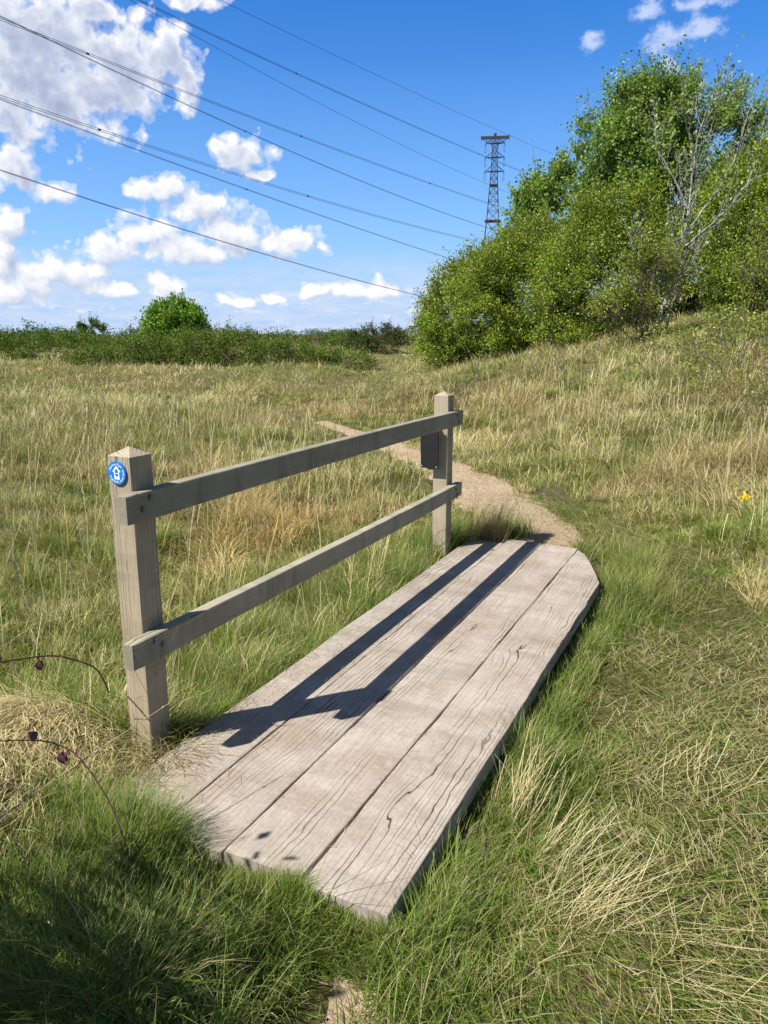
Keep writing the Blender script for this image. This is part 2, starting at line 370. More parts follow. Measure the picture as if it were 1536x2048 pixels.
# ------------------------------------------------------------------ handrail
rail = tag(empty('handrail', (-1.92, 3.4, -.1)), 'wooden handrail of two posts and two rails along the left side of the footbridge', 'handrail')
def post(y0, w, h, peak, lean, name='post'):
    """square post with a four-sided pyramid top; face towards the deck lies on x=-1.867"""
    x1 = -1.867; x0 = x1-w; V = []; zs = list(np.linspace(-.35, h, 26)); r = .0035; n = 8
    cx = (x0+x1)/2; cy = y0+w/2
    for z in zs:
        hw = w/2
        for sx, sy in ((-1, -1), (1, -1), (1, 1), (-1, 1)):
            for (dx, dy) in (((0, r), (r, 0)) if sx*sy > 0 else ((r, 0), (0, r))):
                e = .0012*mnoise.noise(Vector((sx*3+cy*7, sy*5, z*4)))
                V.append((sx*(hw-dx+e), sy*(hw-dy+e), z))
    V = [(v[0]+lean[0]*(v[2]-.7), v[1]+lean[1]*(v[2]-.7), v[2]) for v in V]
    F = [(k*n+i, k*n+(i+1) % n, (k+1)*n+(i+1) % n, (k+1)*n+i) for k in range(len(zs)-1) for i in range(n)]
    b = (len(zs)-1)*n; V.append((lean[0]*(peak-.7), lean[1]*(peak-.7), peak)); F += [(b+i, b+(i+1) % n, len(V)-1) for i in range(n)]
    me = bpy.data.meshes.new(name); me.from_pydata([(x, y, z+.1) for x, y, z in V], [], F); me.update(); me.materials.append(M_POST)
    o = bpy.data.objects.new(name, me); COL.objects.link(o); o.parent = rail; o.location = (cx+1.92, cy-3.4, 0); return o
post(1.876, .105, 1.096, 1.125, (.028, -.025)); post(4.855, .106, 1.088, 1.116, (0, 0))
def rail_part(y0, y1, z0, z1, seed, dx=0.):
    V = []; x0, x1 = -1.866+dx, -1.816+dx; r = .003; ys = np.linspace(y0, y1, 60)
    cx, cz, cy = (x0+x1)/2, (z0+z1)/2, (y0+y1)/2; hx, hz = (x1-x0)/2, (z1-z0)/2; n = 8
    for k, y in enumerate(ys):
        bow = .006*math.sin((y-y0)/(y1-y0)*math.pi)*(1 if seed % 2 else -1)
        for sx, sz in ((-1, -1), (-1, 1), (1, 1), (1, -1)):
            for (dxx, dz) in (((0, r), (r, 0)) if sx*sz < 0 else ((r, 0), (0, r))):
                e = .0012*mnoise.noise(Vector((sx*3+seed*7, sz*5, y*5))); g = -.002*(k in (0, 59))
                V.append((sx*(hx-dxx+e+g), y-cy+(.002*mnoise.noise(Vector((sx*4, sz*3, seed))) if k in (0, 59) else 0), sz*(hz-dz+e+g)+bow))
    F = [(k*n+i, (k+1)*n+i, (k+1)*n+(i+1) % n, k*n+(i+1) % n)[::-1] for k in range(59) for i in range(n)]
    F += [tuple(range(n)), tuple(59*n+i for i in range(n))[::-1]]
    me = bpy.data.meshes.new('rail'); me.from_pydata(V, [], F); me.update(); me.materials.append(M_RAIL)
    o = bpy.data.objects.new('rail', me); COL.objects.link(o); o.parent = rail; o.location = (cx+1.92, cy-3.4, cz+.1); return o
r1 = rail_part(1.795, 5.018, .878, .979, 1); r2 = rail_part(1.770, 5.028, .366, .462, 2)
def bolt(par, y, z):
    mb = MB(); c = Vector((-1.816+.001, y, z)); n = 6
    mb.tube([c, c+Vector((.006, 0, 0))], .0085, 6); mb.tube([c, c+Vector((.0018, 0, 0))], .0135, 14)
    o = mb.build('bolt', M_BOLT, par); P = par.location+rail.location; o.location = (-P[0], -P[1], -P[2]); return o
for y, z in ((1.906, .957), (1.868, .921), (4.90, .95), (4.93, .905)): bolt(r1, y, z)
for y, z in ((1.878, .440), (1.915, .412), (4.90, .43), (4.93, .39)): bolt(r2, y, z)

# ------------------------------------------------------------------ waymark disc (faces the camera side, -Y)
wx, wy, wz = -1.9165, 1.8655, 1.040
way = tag(empty('waymark_disc', (wx, wy, wz)), 'round blue waymark disc with white arrow and acorn nailed to the near post', 'waymark')
def face_poly(name, pts, mat, parent, y=-.0042, depth=.0008, holes=None):
    cu = bpy.data.curves.new(name, 'CURVE'); cu.dimensions = '2D'; cu.fill_mode = 'BOTH'; cu.extrude = depth/2
    for poly in [pts]+(holes or []):
        s = cu.splines.new('POLY'); s.points.add(len(poly)-1); s.use_cyclic_u = True
        for i, p in enumerate(poly): s.points[i].co = (p[0], p[1], 0, 1)
    tmp = bpy.data.objects.new('tmp', cu); COL.objects.link(tmp)
    me = bpy.data.meshes.new_from_object(tmp.evaluated_get(bpy.context.evaluated_depsgraph_get())); bpy.data.objects.remove(tmp); bpy.data.curves.remove(cu)
    me.transform(Matrix.Translation((0, y, 0)) @ Matrix.Rotation(math.pi/2, 4, 'X')); me.materials.clear(); me.materials.append(mat)
    o = bpy.data.objects.new(name, me); COL.objects.link(o); o.parent = parent; return o
R = .041
mb = MB(); prof = [(R, 0), (R, .0030), (R-.0008, .0040), (0.0001, .0040)]; n = 64; V = [(r*math.cos(2*math.pi*k/n), -d, r*math.sin(2*math.pi*k/n)) for r, d in prof for k in range(n)]
mb.add(V, [(i*n+k, i*n+(k+1) % n, (i+1)*n+(k+1) % n, (i+1)*n+k) for i in range(3) for k in range(n)]); mb.build('disc', M_BLUE, way)
A = math.radians(2)
def rot(p, a): return (p[0]*math.cos(a)-p[1]*math.sin(a), p[0]*math.sin(a)+p[1]*math.cos(a))
arrow = [(-.0115, -.022), (.0115, -.022), (.0115, .004), (.0195, .004), (0, .0245), (-.0195, .004), (-.0115, .004)]
nut = [(.0078*math.sin(a), .0035+.0105*math.cos(a)) for a in np.linspace(-2.0, 2.0, 22)]
cup = [(-.0085, -.0030), (.0085, -.0030), (.0075, -.007), (.0045, -.0115), (0, -.0145), (-.0045, -.0115), (-.0075, -.007)]
face_poly('arrow', [rot(p, A) for p in arrow], M_WHITE, way, holes=[[rot(p, A) for p in nut], [rot(p, A) for p in cup]])
def arc_text(txt, r, a_mid, flip, size, step):
    ms = []
    n = len(txt)
    wd = {' ': .55, 'l': .45, 'i': .45, 't': .6, 'm': 1.35, 'T': 1.0, 'P': 1.05, 'C': 1.1, 'E': 1.0, '.': .5}
    adv = [wd.get(c, .92) for c in txt]; tot = sum(adv); pos = 0
    for c, w in zip(txt, adv):
        mid = (pos+w/2-tot/2)*step; pos += w
        if c == ' ': continue
        cu = bpy.data.curves.new('c', 'FONT'); cu.body = c; cu.size = size; cu.align_x = 'CENTER'; cu.align_y = 'CENTER' if c == '.' else 'BOTTOM_BASELINE'; cu.extrude = .0003; cu.offset = size*.018
        tmp = bpy.data.objects.new('tmp', cu); COL.objects.link(tmp)
        me = bpy.data.meshes.new_from_object(tmp.evaluated_get(bpy.context.evaluated_depsgraph_get())); bpy.data.objects.remove(tmp); bpy.data.curves.remove(cu)
        if flip: a = a_mid+mid; T = Matrix.Rotation(a, 4, 'Z') @ Matrix.Translation((0, -r-size*.33, 0))
        else: a = a_mid-mid; T = Matrix.Rotation(a, 4, 'Z') @ Matrix.Translation((0, r-size*.33, 0))
        me.transform(Matrix.Translation((0, -.0044, 0)) @ Matrix.Rotation(math.pi/2, 4, 'X') @ T); ms.append(me)
    return ms
letters = arc_text('Thames Path', .0305, math.radians(12), False, .0105, .0068/.0305)+arc_text('England Coast Path', .0305, math.radians(22), True, .0105, .0066/.0305)
Vv = []; Ff = []
for me in letters:
    b = len(Vv); Vv += [tuple(v.co) for v in me.vertices]; Ff += [tuple(b+i for i in p.vertices) for p in me.polygons]
mb = MB(); mb.v = Vv; mb.f = Ff; mb.build('lettering', M_WHITE, way)
for x, z in ((.012, .0215), (.008, -.0245)):
    mb = MB(); mb.tube([(x, -.0035, z), (x, -.0065, z)], [.0035, .0026], 10); mb.build('nail', plain('nail_head', (.55, .5, .5), .4, .5, .1, 50, .5), way)
for ang in (math.radians(-97+12+0), math.radians(70)):
    mb = MB(); c = Vector((.0305*math.sin(ang), -.0042, .0305*math.cos(ang))); mb.tube([c, c+Vector((0, -.0004, 0))], .0012, 10); mb.build('dot', M_WHITE, way)

# ------------------------------------------------------------------ dark board on the far post
sb = tag(empty('notice_board', (-1.975, 4.853, .73)), 'small blank dark board screwed to the far post below the top rail', 'notice board')
mb = MB(); mb.box(-.072, .060, -.052, -.040, -.145, .155); mb.build('panel', M_BOARD, sb, bevel=.002)
mb = MB(); mb.box(-.080, .035, -.038, -.028, -.06, .165); mb.build('back_panel', M_BOARD, sb, bevel=.002)
mb = MB(); mb.box(-.03, .055, -.026, -.002, -.16, .14); mb.build('batten', M_POST, sb, bevel=.002)
for x, z in ((-.062, -.13), (.048, -.133), (.048, .135), (-.062, .135)):
    mb = MB(); mb.tube([(x, -.0525, z), (x, -.055, z)], .0045, 10); mb.build('screw', plain('screw_head', (.6, .6, .6), .4, .5, .1, 50, .4), sb)

# ------------------------------------------------------------------ blades
STRAW = np.array([(.50, .42, .20), (.58, .50, .27), (.43, .36, .16), (.34, .28, .13), (.64, .57, .36)])
GREEN = np.array([(.17, .27, .035), (.22, .31, .05), (.14, .23, .03), (.26, .32, .06), (.12, .20, .035)])
OLIVE = np.array([(.31, .32, .09), (.37, .35, .12), (.28, .27, .08)])
def pick(pal, n, jit=.18):
    c = pal[rng.integers(0, len(pal), n)]; return c*(1+jit*(rng.random((n, 1))*2-1))*(1+.06*(rng.random((n, 3))*2-1))
def blades(P, h, w, az, th0, th1, col, segs=3, tipw=.12, wave=0.):
    """P (N,3) roots; th0/th1 angle from upright at root / tip; returns verts, quads, colours"""
    N = len(P); ts = np.linspace(0, 1, segs+1); D = np.stack([np.cos(az), np.sin(az), 0*az], 1)
    tw = az+np.pi/2+rng.normal(0, .5, N); S = np.stack([np.cos(tw), np.sin(tw), 0*az], 1)
    pos = P.copy(); out = []; cols = []
    for i, t in enumerate(ts):
        if i:
            th = th0+(th1-th0)*((ts[i]+ts[i-1])/2)**1.3; L = (h/segs)[:, None]
            pos = pos+L*(D*np.sin(th)[:, None]+np.array([0, 0, 1.])*np.cos(th)[:, None])
            if wave: pos = pos+S*(rng.normal(0, wave, N)*h/segs)[:, None]
        ww = (w*(1-(1-tipw)*t**1.4)/2)[:, None]
        out += [pos-S*ww, pos+S*ww]; cols += [col*(.9+.15*t)]*2
    V = np.stack(out, 1).reshape(-1, 3); C = np.stack(cols, 1).reshape(-1, 3)
    k = 2*(segs+1); b = (np.arange(N)*k)[:, None, None]
    q = np.array([[2*i, 2*i+1, 2*i+3, 2*i+2] for i in range(segs)])[None]
    return V, (b+q).reshape(-1, 4), C
class Acc:
    def __init__(s): s.V = []; s.F = []; s.C = []; s.n = 0
    def add(s, V, F, C): s.V.append(V); s.F.append(F+s.n); s.C.append(C); s.n += len(V)
    def build(s, name, mat, parent=None, loc=None):
        V = np.vstack(s.V)
        if loc is not None: V = V-np.array(loc)
        return mesh_np(name, V, np.vstack(s.F), mat, parent, np.vstack(s.C))
def wedge(n, r0, r1, half=36, power=1.0):
    """points round the standpoint, density per area ~ r^-(power)"""
    u = rng.random(n); e = 2-power
    r = (r0**e+(r1**e-r0**e)*u)**(1/e) if abs(e) > 1e-6 else r0*(r1/r0)**u
    a = np.radians(rng.uniform(-half, half, n)); p = FW[None]*(r*np.cos(a))[:, None]+RT[None]*(r*np.sin(a))[:, None]
    return p[:, 0], p[:, 1], r
def rooted(x, y, dz=-.01): return np.stack([x, y, H(x, y)+dz], 1)
SH_N = 0
def lerpcol(a, b, k): return a*(1-k[:, None])+b*k[:, None]
def greenness(x, y):
    """0 = straw, 1 = fresh green; patches seen in the photo plus noise"""
    g = fbm(x*.5, y*.5, 51, 3)*.65+fbm(x*2.0, y*2.0, 57, 2)*.35
    g = sstep(.40, .60, g)
    g = g*(1-.75*np.exp(-((x+3.2)/.9)**2-((y-4.9)/1.1)**2))          # orange-dry patch behind the rails
    g = g*(1-.9*np.exp(-((x+2.35)/.45)**2-((y-1.75)/.45)**2))
    g = np.maximum(g, .95*np.exp(-((x+2.5)/.45)**2-((y-3.0)/1.3)**2)) # lush strip left of deck
    g = np.maximum(g, np.exp(-((x+3.9)/1.2)**2-((y-7.2)/1.1)**2))
    g = np.maximum(g, .9*np.exp(-((x+9.5)/1.8)**2-((y-10.2)/1.2)**2))
    dd = deck_d(x, y); g = np.maximum(g, .95*np.exp(-(dd/.28)**2)*(x > -1.7))
    return g
def short_grass():
    A = Acc()
    def place(n, r0, r1, power, kind):
        x, y, r = wedge(n, r0, r1, 40, power)
        s = bank_s(x, y); dd = deck_d(x, y); pd = path_d(x, y)
        strip = np.abs(x+.76)/.09 + np.where((y < 1.46), 0, 9) > .35+1.1*rng.random(len(x))
        ok = (dd > .012) & (pd > -.04-.25*rng.random(len(x))**3) & strip & ((x > -2.2) | (y < 1.4)) & (s < 1.6)
        x, y, r = x[ok], y[ok], r[ok]
        return x, y, r
    # upright-ish short green
    x, y, r = place(190000, .55, 7.5, 1.0, 0); n = len(x); g = greenness(x, y); G = rng.random(n) < .55+.4*g
    col = np.where(G[:, None], pick(GREEN, n)*1.12, np.where((rng.random(n) < .55)[:, None], pick(STRAW, n)*.9, pick(OLIVE, n)))
    h = np.where(G, rng.uniform(.025, .075, n)*(1+.8*fbm(x*3, y*3, 61)), rng.uniform(.03, .09, n))
    A.add(*blades(rooted(x, y, -.004), h, rng.uniform(.0018, .0038, n)*(1+.12*r), rng.uniform(0, 2*np.pi, n)*.6+1.1+3*fbm(x*1.3, y*1.3, 63), rng.uniform(.3, 1.1, n), rng.uniform(.9, 1.9, n), col, 3))
    # flat-lying straw litter
    x, y, r = place(48000, .55, 7.5, 1.0, 1); n = len(x); k = fbm(x*1.6, y*1.6, 71, 3) > .40+.25*rng.random(n); x, y, r = x[k], y[k], r[k]; n = len(x)
    P = rooted(x, y, .012); P[:, 2] += rng.uniform(0, .03, n)
    A.add(*blades(P, rng.uniform(.04, .15, n), rng.uniform(.0011, .0023, n)*(1+.12*r), .4+3.5*fbm(x*.9, y*.9, 73)+rng.normal(0, .7, n), rng.uniform(1.3, 1.6, n), rng.uniform(1.45, 1.72, n), pick(STRAW, n), 3, .5, .12))
    o = A.build('short_grass', M_GRASS); tag(o, 'short trodden green grass mixed with flat straw round the footbridge', 'grass', kind='stuff')
short_grass()
def lush_edges():
    """arching bright grass along the deck and at its corners"""
    A = Acc(); cs = []
    def tuft_line(x0, y0, x1, y1, n, spread, hmin, hmax, lean_az=None, dens=1., pal=GREEN, th=(.1, .5, .5, 1.6)):
        t = rng.random(n); cl = rng.integers(0, max(6, n//55), n); cc = rng.random(cl.max()+1)
        t = cc[cl]+rng.normal(0, .035, n); x = x0+(x1-x0)*t+rng.normal(0, spread, n); y = y0+(y1-y0)*t+rng.normal(0, spread, n)
        ok = (deck_d(x, y) > .006) & (t > -.05) & (t < 1.05) & ~((np.abs(x+.79) < .085*rng.uniform(.6, 1.2, len(x))) & (y < 1.36)); x, y = x[ok], y[ok]; n = len(x)
        sc = .3+1.4*fbm(x*5, y*5, 83)
        az = rng.uniform(0, 2*np.pi, n) if lean_az is None else lean_az+rng.normal(0, .9, n)
        col = pick(pal, n); dead = rng.random(n) < .24; col = np.where(dead[:, None], pick(STRAW, n)*.8, col)
        A.add(*blades(rooted(x, y), rng.uniform(hmin, hmax, n)*sc, rng.uniform(.0022, .0042, n), az, rng.uniform(th[0], th[1], n), rng.uniform(th[2], th[3], n), col, 4))
    tuft_line(-.64, 1.45, -.66, 3.1, 8500, .055, .07, .19)
    tuft_line(-.55, 1.35, -.5, 2.9, 5000, .09, .05, .15)
    tuft_line(-.63, 3.1, -.62, 4.2, 2600, .05, .05, .13)
    tuft_line(-.58, 4.2, -.66, 5.3, 3600, .12, .10, .27, None, 1., GREEN, (.1, .8, .6, 2.0))
    tuft_line(-.45, 4.6, -.8, 5.6, 1800, .16, .10, .26, None, 1., OLIVE)
    tuft_line(-1.0, 5.3, -.72, 5.25, 900, .05, .04, .12)
    tuft_line(-1.6, 1.495, -.72, 1.505, 5200, .012, .07, .12, 1.57, 1., GREEN, (0., .3, .2, 1.))
    tuft_line(-1.55, 1.42, -.72, 1.44, 6500, .05, .05, .13, -1.2)
    tuft_line(-1.5, 1.32, -.8, 1.3, 5000, .06, .05, .11)
    tuft_line(-1.95, 1.38, -1.45, 1.42, 5200, .06, .09, .22)
    tuft_line(-1.80, 1.3, -1.5, 1.2, 2500, .1, .08, .2)
    tuft_line(-1.86, 1.44, -1.38, 1.45, 3400, .03, .12, .28, 1.1, 1., GREEN, (.1, .6, .5, 1.5))
    tuft_line(-1.75, 1.02, -1.05, 1.10, 4200, .13, .12, .32, None, 1., GREEN, (.1, .7, .6, 1.8))
    tuft_line(-1.5, .86, -.98, .98, 3000, .10, .10, .28, None, 1., GREEN, (.1, .7, .6, 1.8))
    tuft_line(-1.93, 2.0, -1.80, 2.3, 700, .02, .10, .22, -.2, 1., GREEN, (.2, .7, 1.0, 2.0))
    # left side of the deck, long and green
    tuft_line(-1.95, 2.15, -1.98, 4.7, 11000, .08, .08, .21)
    tuft_line(-2.2, 2.1, -2.25, 5.0, 13000, .16, .10, .26)
    tuft_line(-2.6, 2.1, -2.7, 5.0, 11000, .2, .10, .26)
    tuft_line(-1.93, 2.0, -1.88, 2.6, 2600, .03, .07, .18, .1)
    # by the far post, darker, with dead stems
    tuft_line(-1.9, 5.1, -1.55, 5.55, 2600, .08, .08, .22)
    tuft_line(-2.05, 4.9, -1.9, 5.4, 2200, .1, .12, .3)
    o = A.build('long_grass', M_GRASS); tag(o, 'long bright green grass arching along both edges of the footbridge', 'grass', kind='stuff')
lush_edges()
def field_grass():
    """rough tussocky grass of field and bank: straw stems with green between"""
    def place(n, r0, r1, power, half=38):
        x, y, r = wedge(n, r0, r1, half, power)
        s = bank_s(x, y); pd = path_d(x, y); dd = deck_d(x, y)
        ok = (pd > -.12+.22*rng.random(len(x))**.6) & (dd > .15) & (((x < -1.95) & (s < 0)) | (s > .25*rng.random(len(x))+.05) | ((s > -3) & (y > 6.2) & (x < -2.2)))
        ok &= ((x+2.25)/.36)**2+((y-1.62)/.36)**2 > 1+.5*rng.random(len(x))
        ok &= ~((s > -.1) & (x > -1.7) & (y < 4.4) & (s < .9*rng.random(len(x))+.25))
        return x[ok], y[ok], r[ok], s[ok], pd[ok]
    Ag, As = Acc(), Acc()
    for (n, r0, r1, p, seg, wk) in ((330000, 1.8, 7, .9, 3, 1.), (340000, 7, 20, 1.05, 3, 1.), (260000, 20, 75, 1.25, 2, 1.)):
        x, y, r, s, pd = place(n, r0, r1, p); n = len(x)
        cell = .26 if r1 < 8 else .45                     # gather blades into tussocks
        cx = np.floor(x/cell); cy = np.floor(y/cell); jx = _h(cx, cy, cx*0, 5); jy = _h(cx, cy, cx*0, 6)
        k = .5*rng.random(n)*(rng.random(n) < .7); x = x*(1-k)+(cx+.2+.6*jx)*cell*k; y = y*(1-k)+(cy+.2+.6*jy)*cell*k
        tus = _h(cx, cy, cx*0, 8); tus2 = _h(cx, cy, cx*0, 9); tx = (cx+.2+.6*jx)*cell; ty = (cy+.2+.6*jy)*cell; rad = np.hypot(x-tx, y-ty)/cell; raz = np.arctan2(y-ty, x-tx)
        g = greenness(x, y); tall = sstep(.3, .7, fbm(x*.7, y*.7, 91, 3)); near = sstep(.0, .9, np.minimum(pd, np.where(s > 0, s*.7+.12, 9)))
        near = near*np.where(s < 0, .55+.45*sstep(5.5, 11, r), 1)
        far = sstep(14, 40, r); leftlush = (x < -1.9)*(1-sstep(4.5, 7.5, y))
        pg = (.18+.60*g+.36*leftlush)*(1-.25*sstep(2.5, 8, s))*(1-.15*far)*(.7+.6*tus2)
        warm = np.exp(-((x+3.2)/.9)**2-((y-4.9)/1.1)**2); pg = pg*(1-.6*warm)
        G = rng.random(n) < pg
        hg = rng.uniform(.07, .24, n)*(.5+.5*near)*(.7+.5*tall)*(.5+.9*tus)*(1+.25*far)
        hs = rng.uniform(.08, .34, n)*(.3+.7*near)*(.5+.75*tall)*(.45+1.05*tus)
        Ps = rooted(x, y); wind = 6.28*fbm(x*.5, y*.5, 95)
        wd = (.0016+.00062*r)*wk
        gcol = lerpcol(pick(GREEN, n), pick(OLIVE, n), .2+.6*fbm(x*.8, y*.8, 97)); scol = pick(STRAW, n)
        mixo = rng.random(n) < .25; scol = np.where(mixo[:, None], pick(OLIVE, n)*1.2, scol)
        scol = scol*(1-warm[:, None]*np.array([[-.02, .14, .30]]))
        brown = sstep(.48, .62, fbm(x*.33, y*.33, 99)); scol = scol*(1-.22*brown[:, None]*np.array([[.7, 1, 1.1]]))
        patch = sstep(.42, .6, fbm(x*.22+7, y*.22, 107, 2)); scol = scol*(.80+.34*tus[:, None]+.16*patch[:, None]); scol = scol*(1+patch[:, None]*np.array([[.04, .0, .06]]))
        m = G; q = m.sum()
        Ag.add(*blades(Ps[m], hg[m], wd[m]*rng.uniform(.8, 1.5, q), raz[m]+rng.normal(0, .9, q), rng.uniform(0, .5, q)+.6*rad[m], rng.uniform(.4, 1.7, q)+.6*rad[m], gcol[m], seg))
        m = ~G; q = m.sum()
        stray = rng.random(q) < .7
        az = np.where(stray, raz[m]+rng.normal(0, .9, q), wind[m]+rng.normal(0, .8, q))
        flop = rng.random(q)**1.5
        As.add(*blades(Ps[m], hs[m], wd[m]*rng.uniform(.45, 1.15, q), az, 1.15*flop, .4+rng.uniform(.2, 1.8, q), scol[m], seg, .4, .14))
    # thin tall seed stalks standing out of the near sward
    x, y, r, s, pd = place(6000, 2.5, 16, 1.0); n = len(x); nr = np.clip(np.minimum(pd, np.where(s > 0, s, 9))*1.2, .3, 1)
    As.add(*blades(rooted(x, y), rng.uniform(.3, .62, n)*nr, .0016+.0005*r, rng.uniform(0, 6.28, n), rng.uniform(0, .35, n), rng.uniform(.1, .8, n), pick(STRAW, n), 3, .8, .03))
    tag(Ag.build('meadow_grass', M_GRASS), 'green undergrowth grass of the rough meadow and the bank', 'grass', kind='stuff')
    tag(As.build('dry_grass', M_STRAW), 'straw coloured dry grass covering the rough meadow and the bank', 'grass', kind='stuff')
field_grass()
def litter():
    A = Acc(); n = 520; t = rng.random(n)
    x = -1.79+np.abs(rng.normal(0, .13, n)); y = 1.6+3.4*t**1.6; ok = x < -.75; x, y = x[ok], y[ok]; m = len(x)
    P = np.stack([x, y, np.full(m, .004)+rng.uniform(0, .006, m)], 1)
    A.add(*blades(P, rng.uniform(.012, .07, m), rng.uniform(.001, .0022, m), rng.uniform(0, 6.28, m), np.full(m, 1.5), np.full(m, 1.6), pick(STRAW, m)*.7, 3, .6, .2))
    m = 260; x = rng.choice([-1.5385, -1.2805, -1.007], m)+rng.normal(0, .012, m); y = 1.6+3.5*rng.random(m)
    P = np.stack([x, y, np.full(m, .003)+rng.uniform(0, .005, m)], 1)
    A.add(*blades(P, rng.uniform(.008, .035, m), rng.uniform(.001, .002, m), 1.57+rng.normal(0, .6, m), np.full(m, 1.5), np.full(m, 1.6), pick(STRAW, m)*.55, 2, .6, .2))
    m = 5200; k = rng.random(m)*7.2; q = np.stack([np.interp(k, np.arange(len(PATH)), PATH[:, 0]), np.interp(k, np.arange(len(PATH)), PATH[:, 1])], 1)+rng.normal(0, .24, (m, 2))
    ok = deck_d(q[:, 0], q[:, 1]) > .02; q = q[ok]; m = len(q); P = rooted(q[:, 0], q[:, 1], .024)
    A.add(*blades(P, rng.uniform(.02, .12, m), rng.uniform(.0015, .0035, m), rng.uniform(0, 6.28, m), rng.uniform(1.4, 1.56, m), rng.uniform(1.45, 1.65, m), pick(STRAW, m)*.95, 3, .6, .15))
    tag(A.build('straw_litter', M_STRAW), 'broken straw litter lying on the planks and the trodden path', 'straw', kind='stuff')
litter()
# straw mound and straw clumps: things one can point to
def clump(name, label, x, y, n, spread, hr, az, azs, th, pal, w=(.002, .0034), seg=5, group=None, cat='grass clump', wave=.04, dz=0.):
    A = Acc(); px = x+rng.normal(0, spread, n); py = y+rng.normal(0, spread, n)
    P = rooted(px, py, 0.0+dz)
    a = az+rng.normal(0, azs, n) if azs < 5 else rng.uniform(0, 6.28, n)
    A.add(*blades(P, rng.uniform(hr[0], hr[1], n), rng.uniform(w[0], w[1], n), a, rng.uniform(th[0], th[1], n), rng.uniform(th[2], th[3], n), pick(pal, n), seg, .5, wave))
    z = float(H(x, y)); o = A.build(name, M_STRAW, None, (x, y, z)); o.location = (x, y, z); tag(o, label, cat, group); return o
G1 = 'clumps of dry straw stems'
E0 = PSI
clump('straw_mound', 'matted mound of pale combed straw left of the near handrail post', -2.2, 1.60, 12000, .17, (.10, .24), math.pi*1.45, .6, (.7, 1.3, 1.4, 2.3), STRAW[[1, 1, 4, 1, 0]]*1.08, cat='grass mound')
clump('straw_clump', 'upright yellow straw clump beside the right edge of the planks', -.60, 2.26, 75, .035, (.14, .34), E0+.5, .8, (.1, .7, .3, 1.0), STRAW[[0, 1, 1]], group=G1)
clump('straw_clump', 'long curved pale stems fanning right from beside the straw clump at the planks', -.47, 2.14, 40, .05, (.14, .36), E0+.35, .35, (.75, 1.25, .5, 1.25), STRAW[[1, 4, 1]], (.0016, .0028), group=G1)
clump('straw_clump', 'broad low fan of pale straw lying across the lower right grass', -.28, 1.90, 65, .075, (.10, .32), E0+.35, .45, (1.1, 1.4, 1.0, 1.6), STRAW[[1, 4, 1, 0]], (.0015, .0026), group=G1, dz=.02)
clump('straw_clump', 'flattened straw bundle pointing down to the lower right corner', -.03, 1.78, 60, .08, (.10, .28), E0-.5, .5, (1.25, 1.5, 1.3, 1.65), STRAW[[1, 4, 0]], (.0015, .0026), group=G1, dz=.02)
clump('straw_clump', 'pale straw tuft near the right edge of the picture above the flattened bundle', -.05, 2.75, 40, .09, (.10, .26), E0+.5, .5, (.9, 1.4, .8, 1.5), STRAW[[1, 4, 0]], group=G1, dz=.015)
clump('straw_clump', 'small straw tuft in the grass right of the middle of the planks', -.42, 2.72, 45, .06, (.10, .26), E0+.3, .8, (.8, 1.4, .8, 1.6), STRAW[[1, 3, 0]], group=G1)
clump('dead_grass_tuft', 'pale dead grass tuft spilling over the deck corner at the foot of the near post', -1.80, 1.90, 330, .05, (.10, .26), -.9, .9, (.2, 1.0, 1.2, 2.2), STRAW[[1, 2, 3]])
clump('dead_grass_tuft', 'scattered long dry wisps lying over the shaded grass in the lower left', -1.42, 1.08, 90, .16, (.12, .36), .6, 1.2, (1.0, 1.5, 1.2, 1.7), STRAW[[1, 2, 3]]*.8, (.0015, .003), dz=.05)
clump('dead_grass_tuft', 'brown dead grass tuft leaning beside the foot of the far post', -1.72, 5.22, 420, .07, (.16, .42), .3, 1.0, (.1, .6, .3, 1.2), STRAW[[2, 3, 3]]*.8)
clump('dead_grass_tuft', 'dark tangle of dead grass lying on the left corner of the near deck end', -1.73, 1.66, 1100, .085, (.06, .18), -.5, 1.5, (.9, 1.5, 1.3, 2.0), STRAW[[2, 3, 3]]*.65, dz=.06)

# ------------------------------------------------------------------ leaves, bushes, trees
def leaves(P, size, out, col, aspect=.62, cup=.25):
    """one folded diamond leaf per point: 2 quads"""
    N = len(P); d = out+rng.normal(0, .75, (N, 3)); d /= np.linalg.norm(d, axis=1)[:, None]
    a = rng.normal(0, 1, (N, 3)); s = np.cross(d, a); s /= np.linalg.norm(s, axis=1)[:, None]+1e-9; nn = np.cross(s, d)
    L = size[:, None]; W = L*aspect/2
    b = P; m1 = P+d*L*.45; tip = P+d*L
    l = m1-s*W+nn*W*cup; r_ = m1+s*W+nn*W*cup; mid = m1
    V = np.stack([b, r_, tip, l], 1).reshape(-1, 3); F = np.arange(4*N).reshape(-1, 4)
    return V, F, np.repeat(col, 4, axis=0)
def ell_sample(E, n):
    vol = np.array([e[3]*e[4]*e[5] for e in E])**.8; k = rng.choice(len(E), n, p=vol/vol.sum()); E = np.array(E)[k]
    d = rng.normal(0, 1, (n, 3)); d /= np.linalg.norm(d, axis=1)[:, None]; r = rng.random(n)**.33; r = .35+.65*r
    return E[:, :3]+d*r[:, None]*E[:, 3:6], d, r
def inside_all(P, E, lim=.72):
    m = np.zeros(len(P), bool)
    for e in E: m |= (((P-np.array(e[:3]))/np.array(e[3:6]))**2).sum(1) < lim**2
    return m
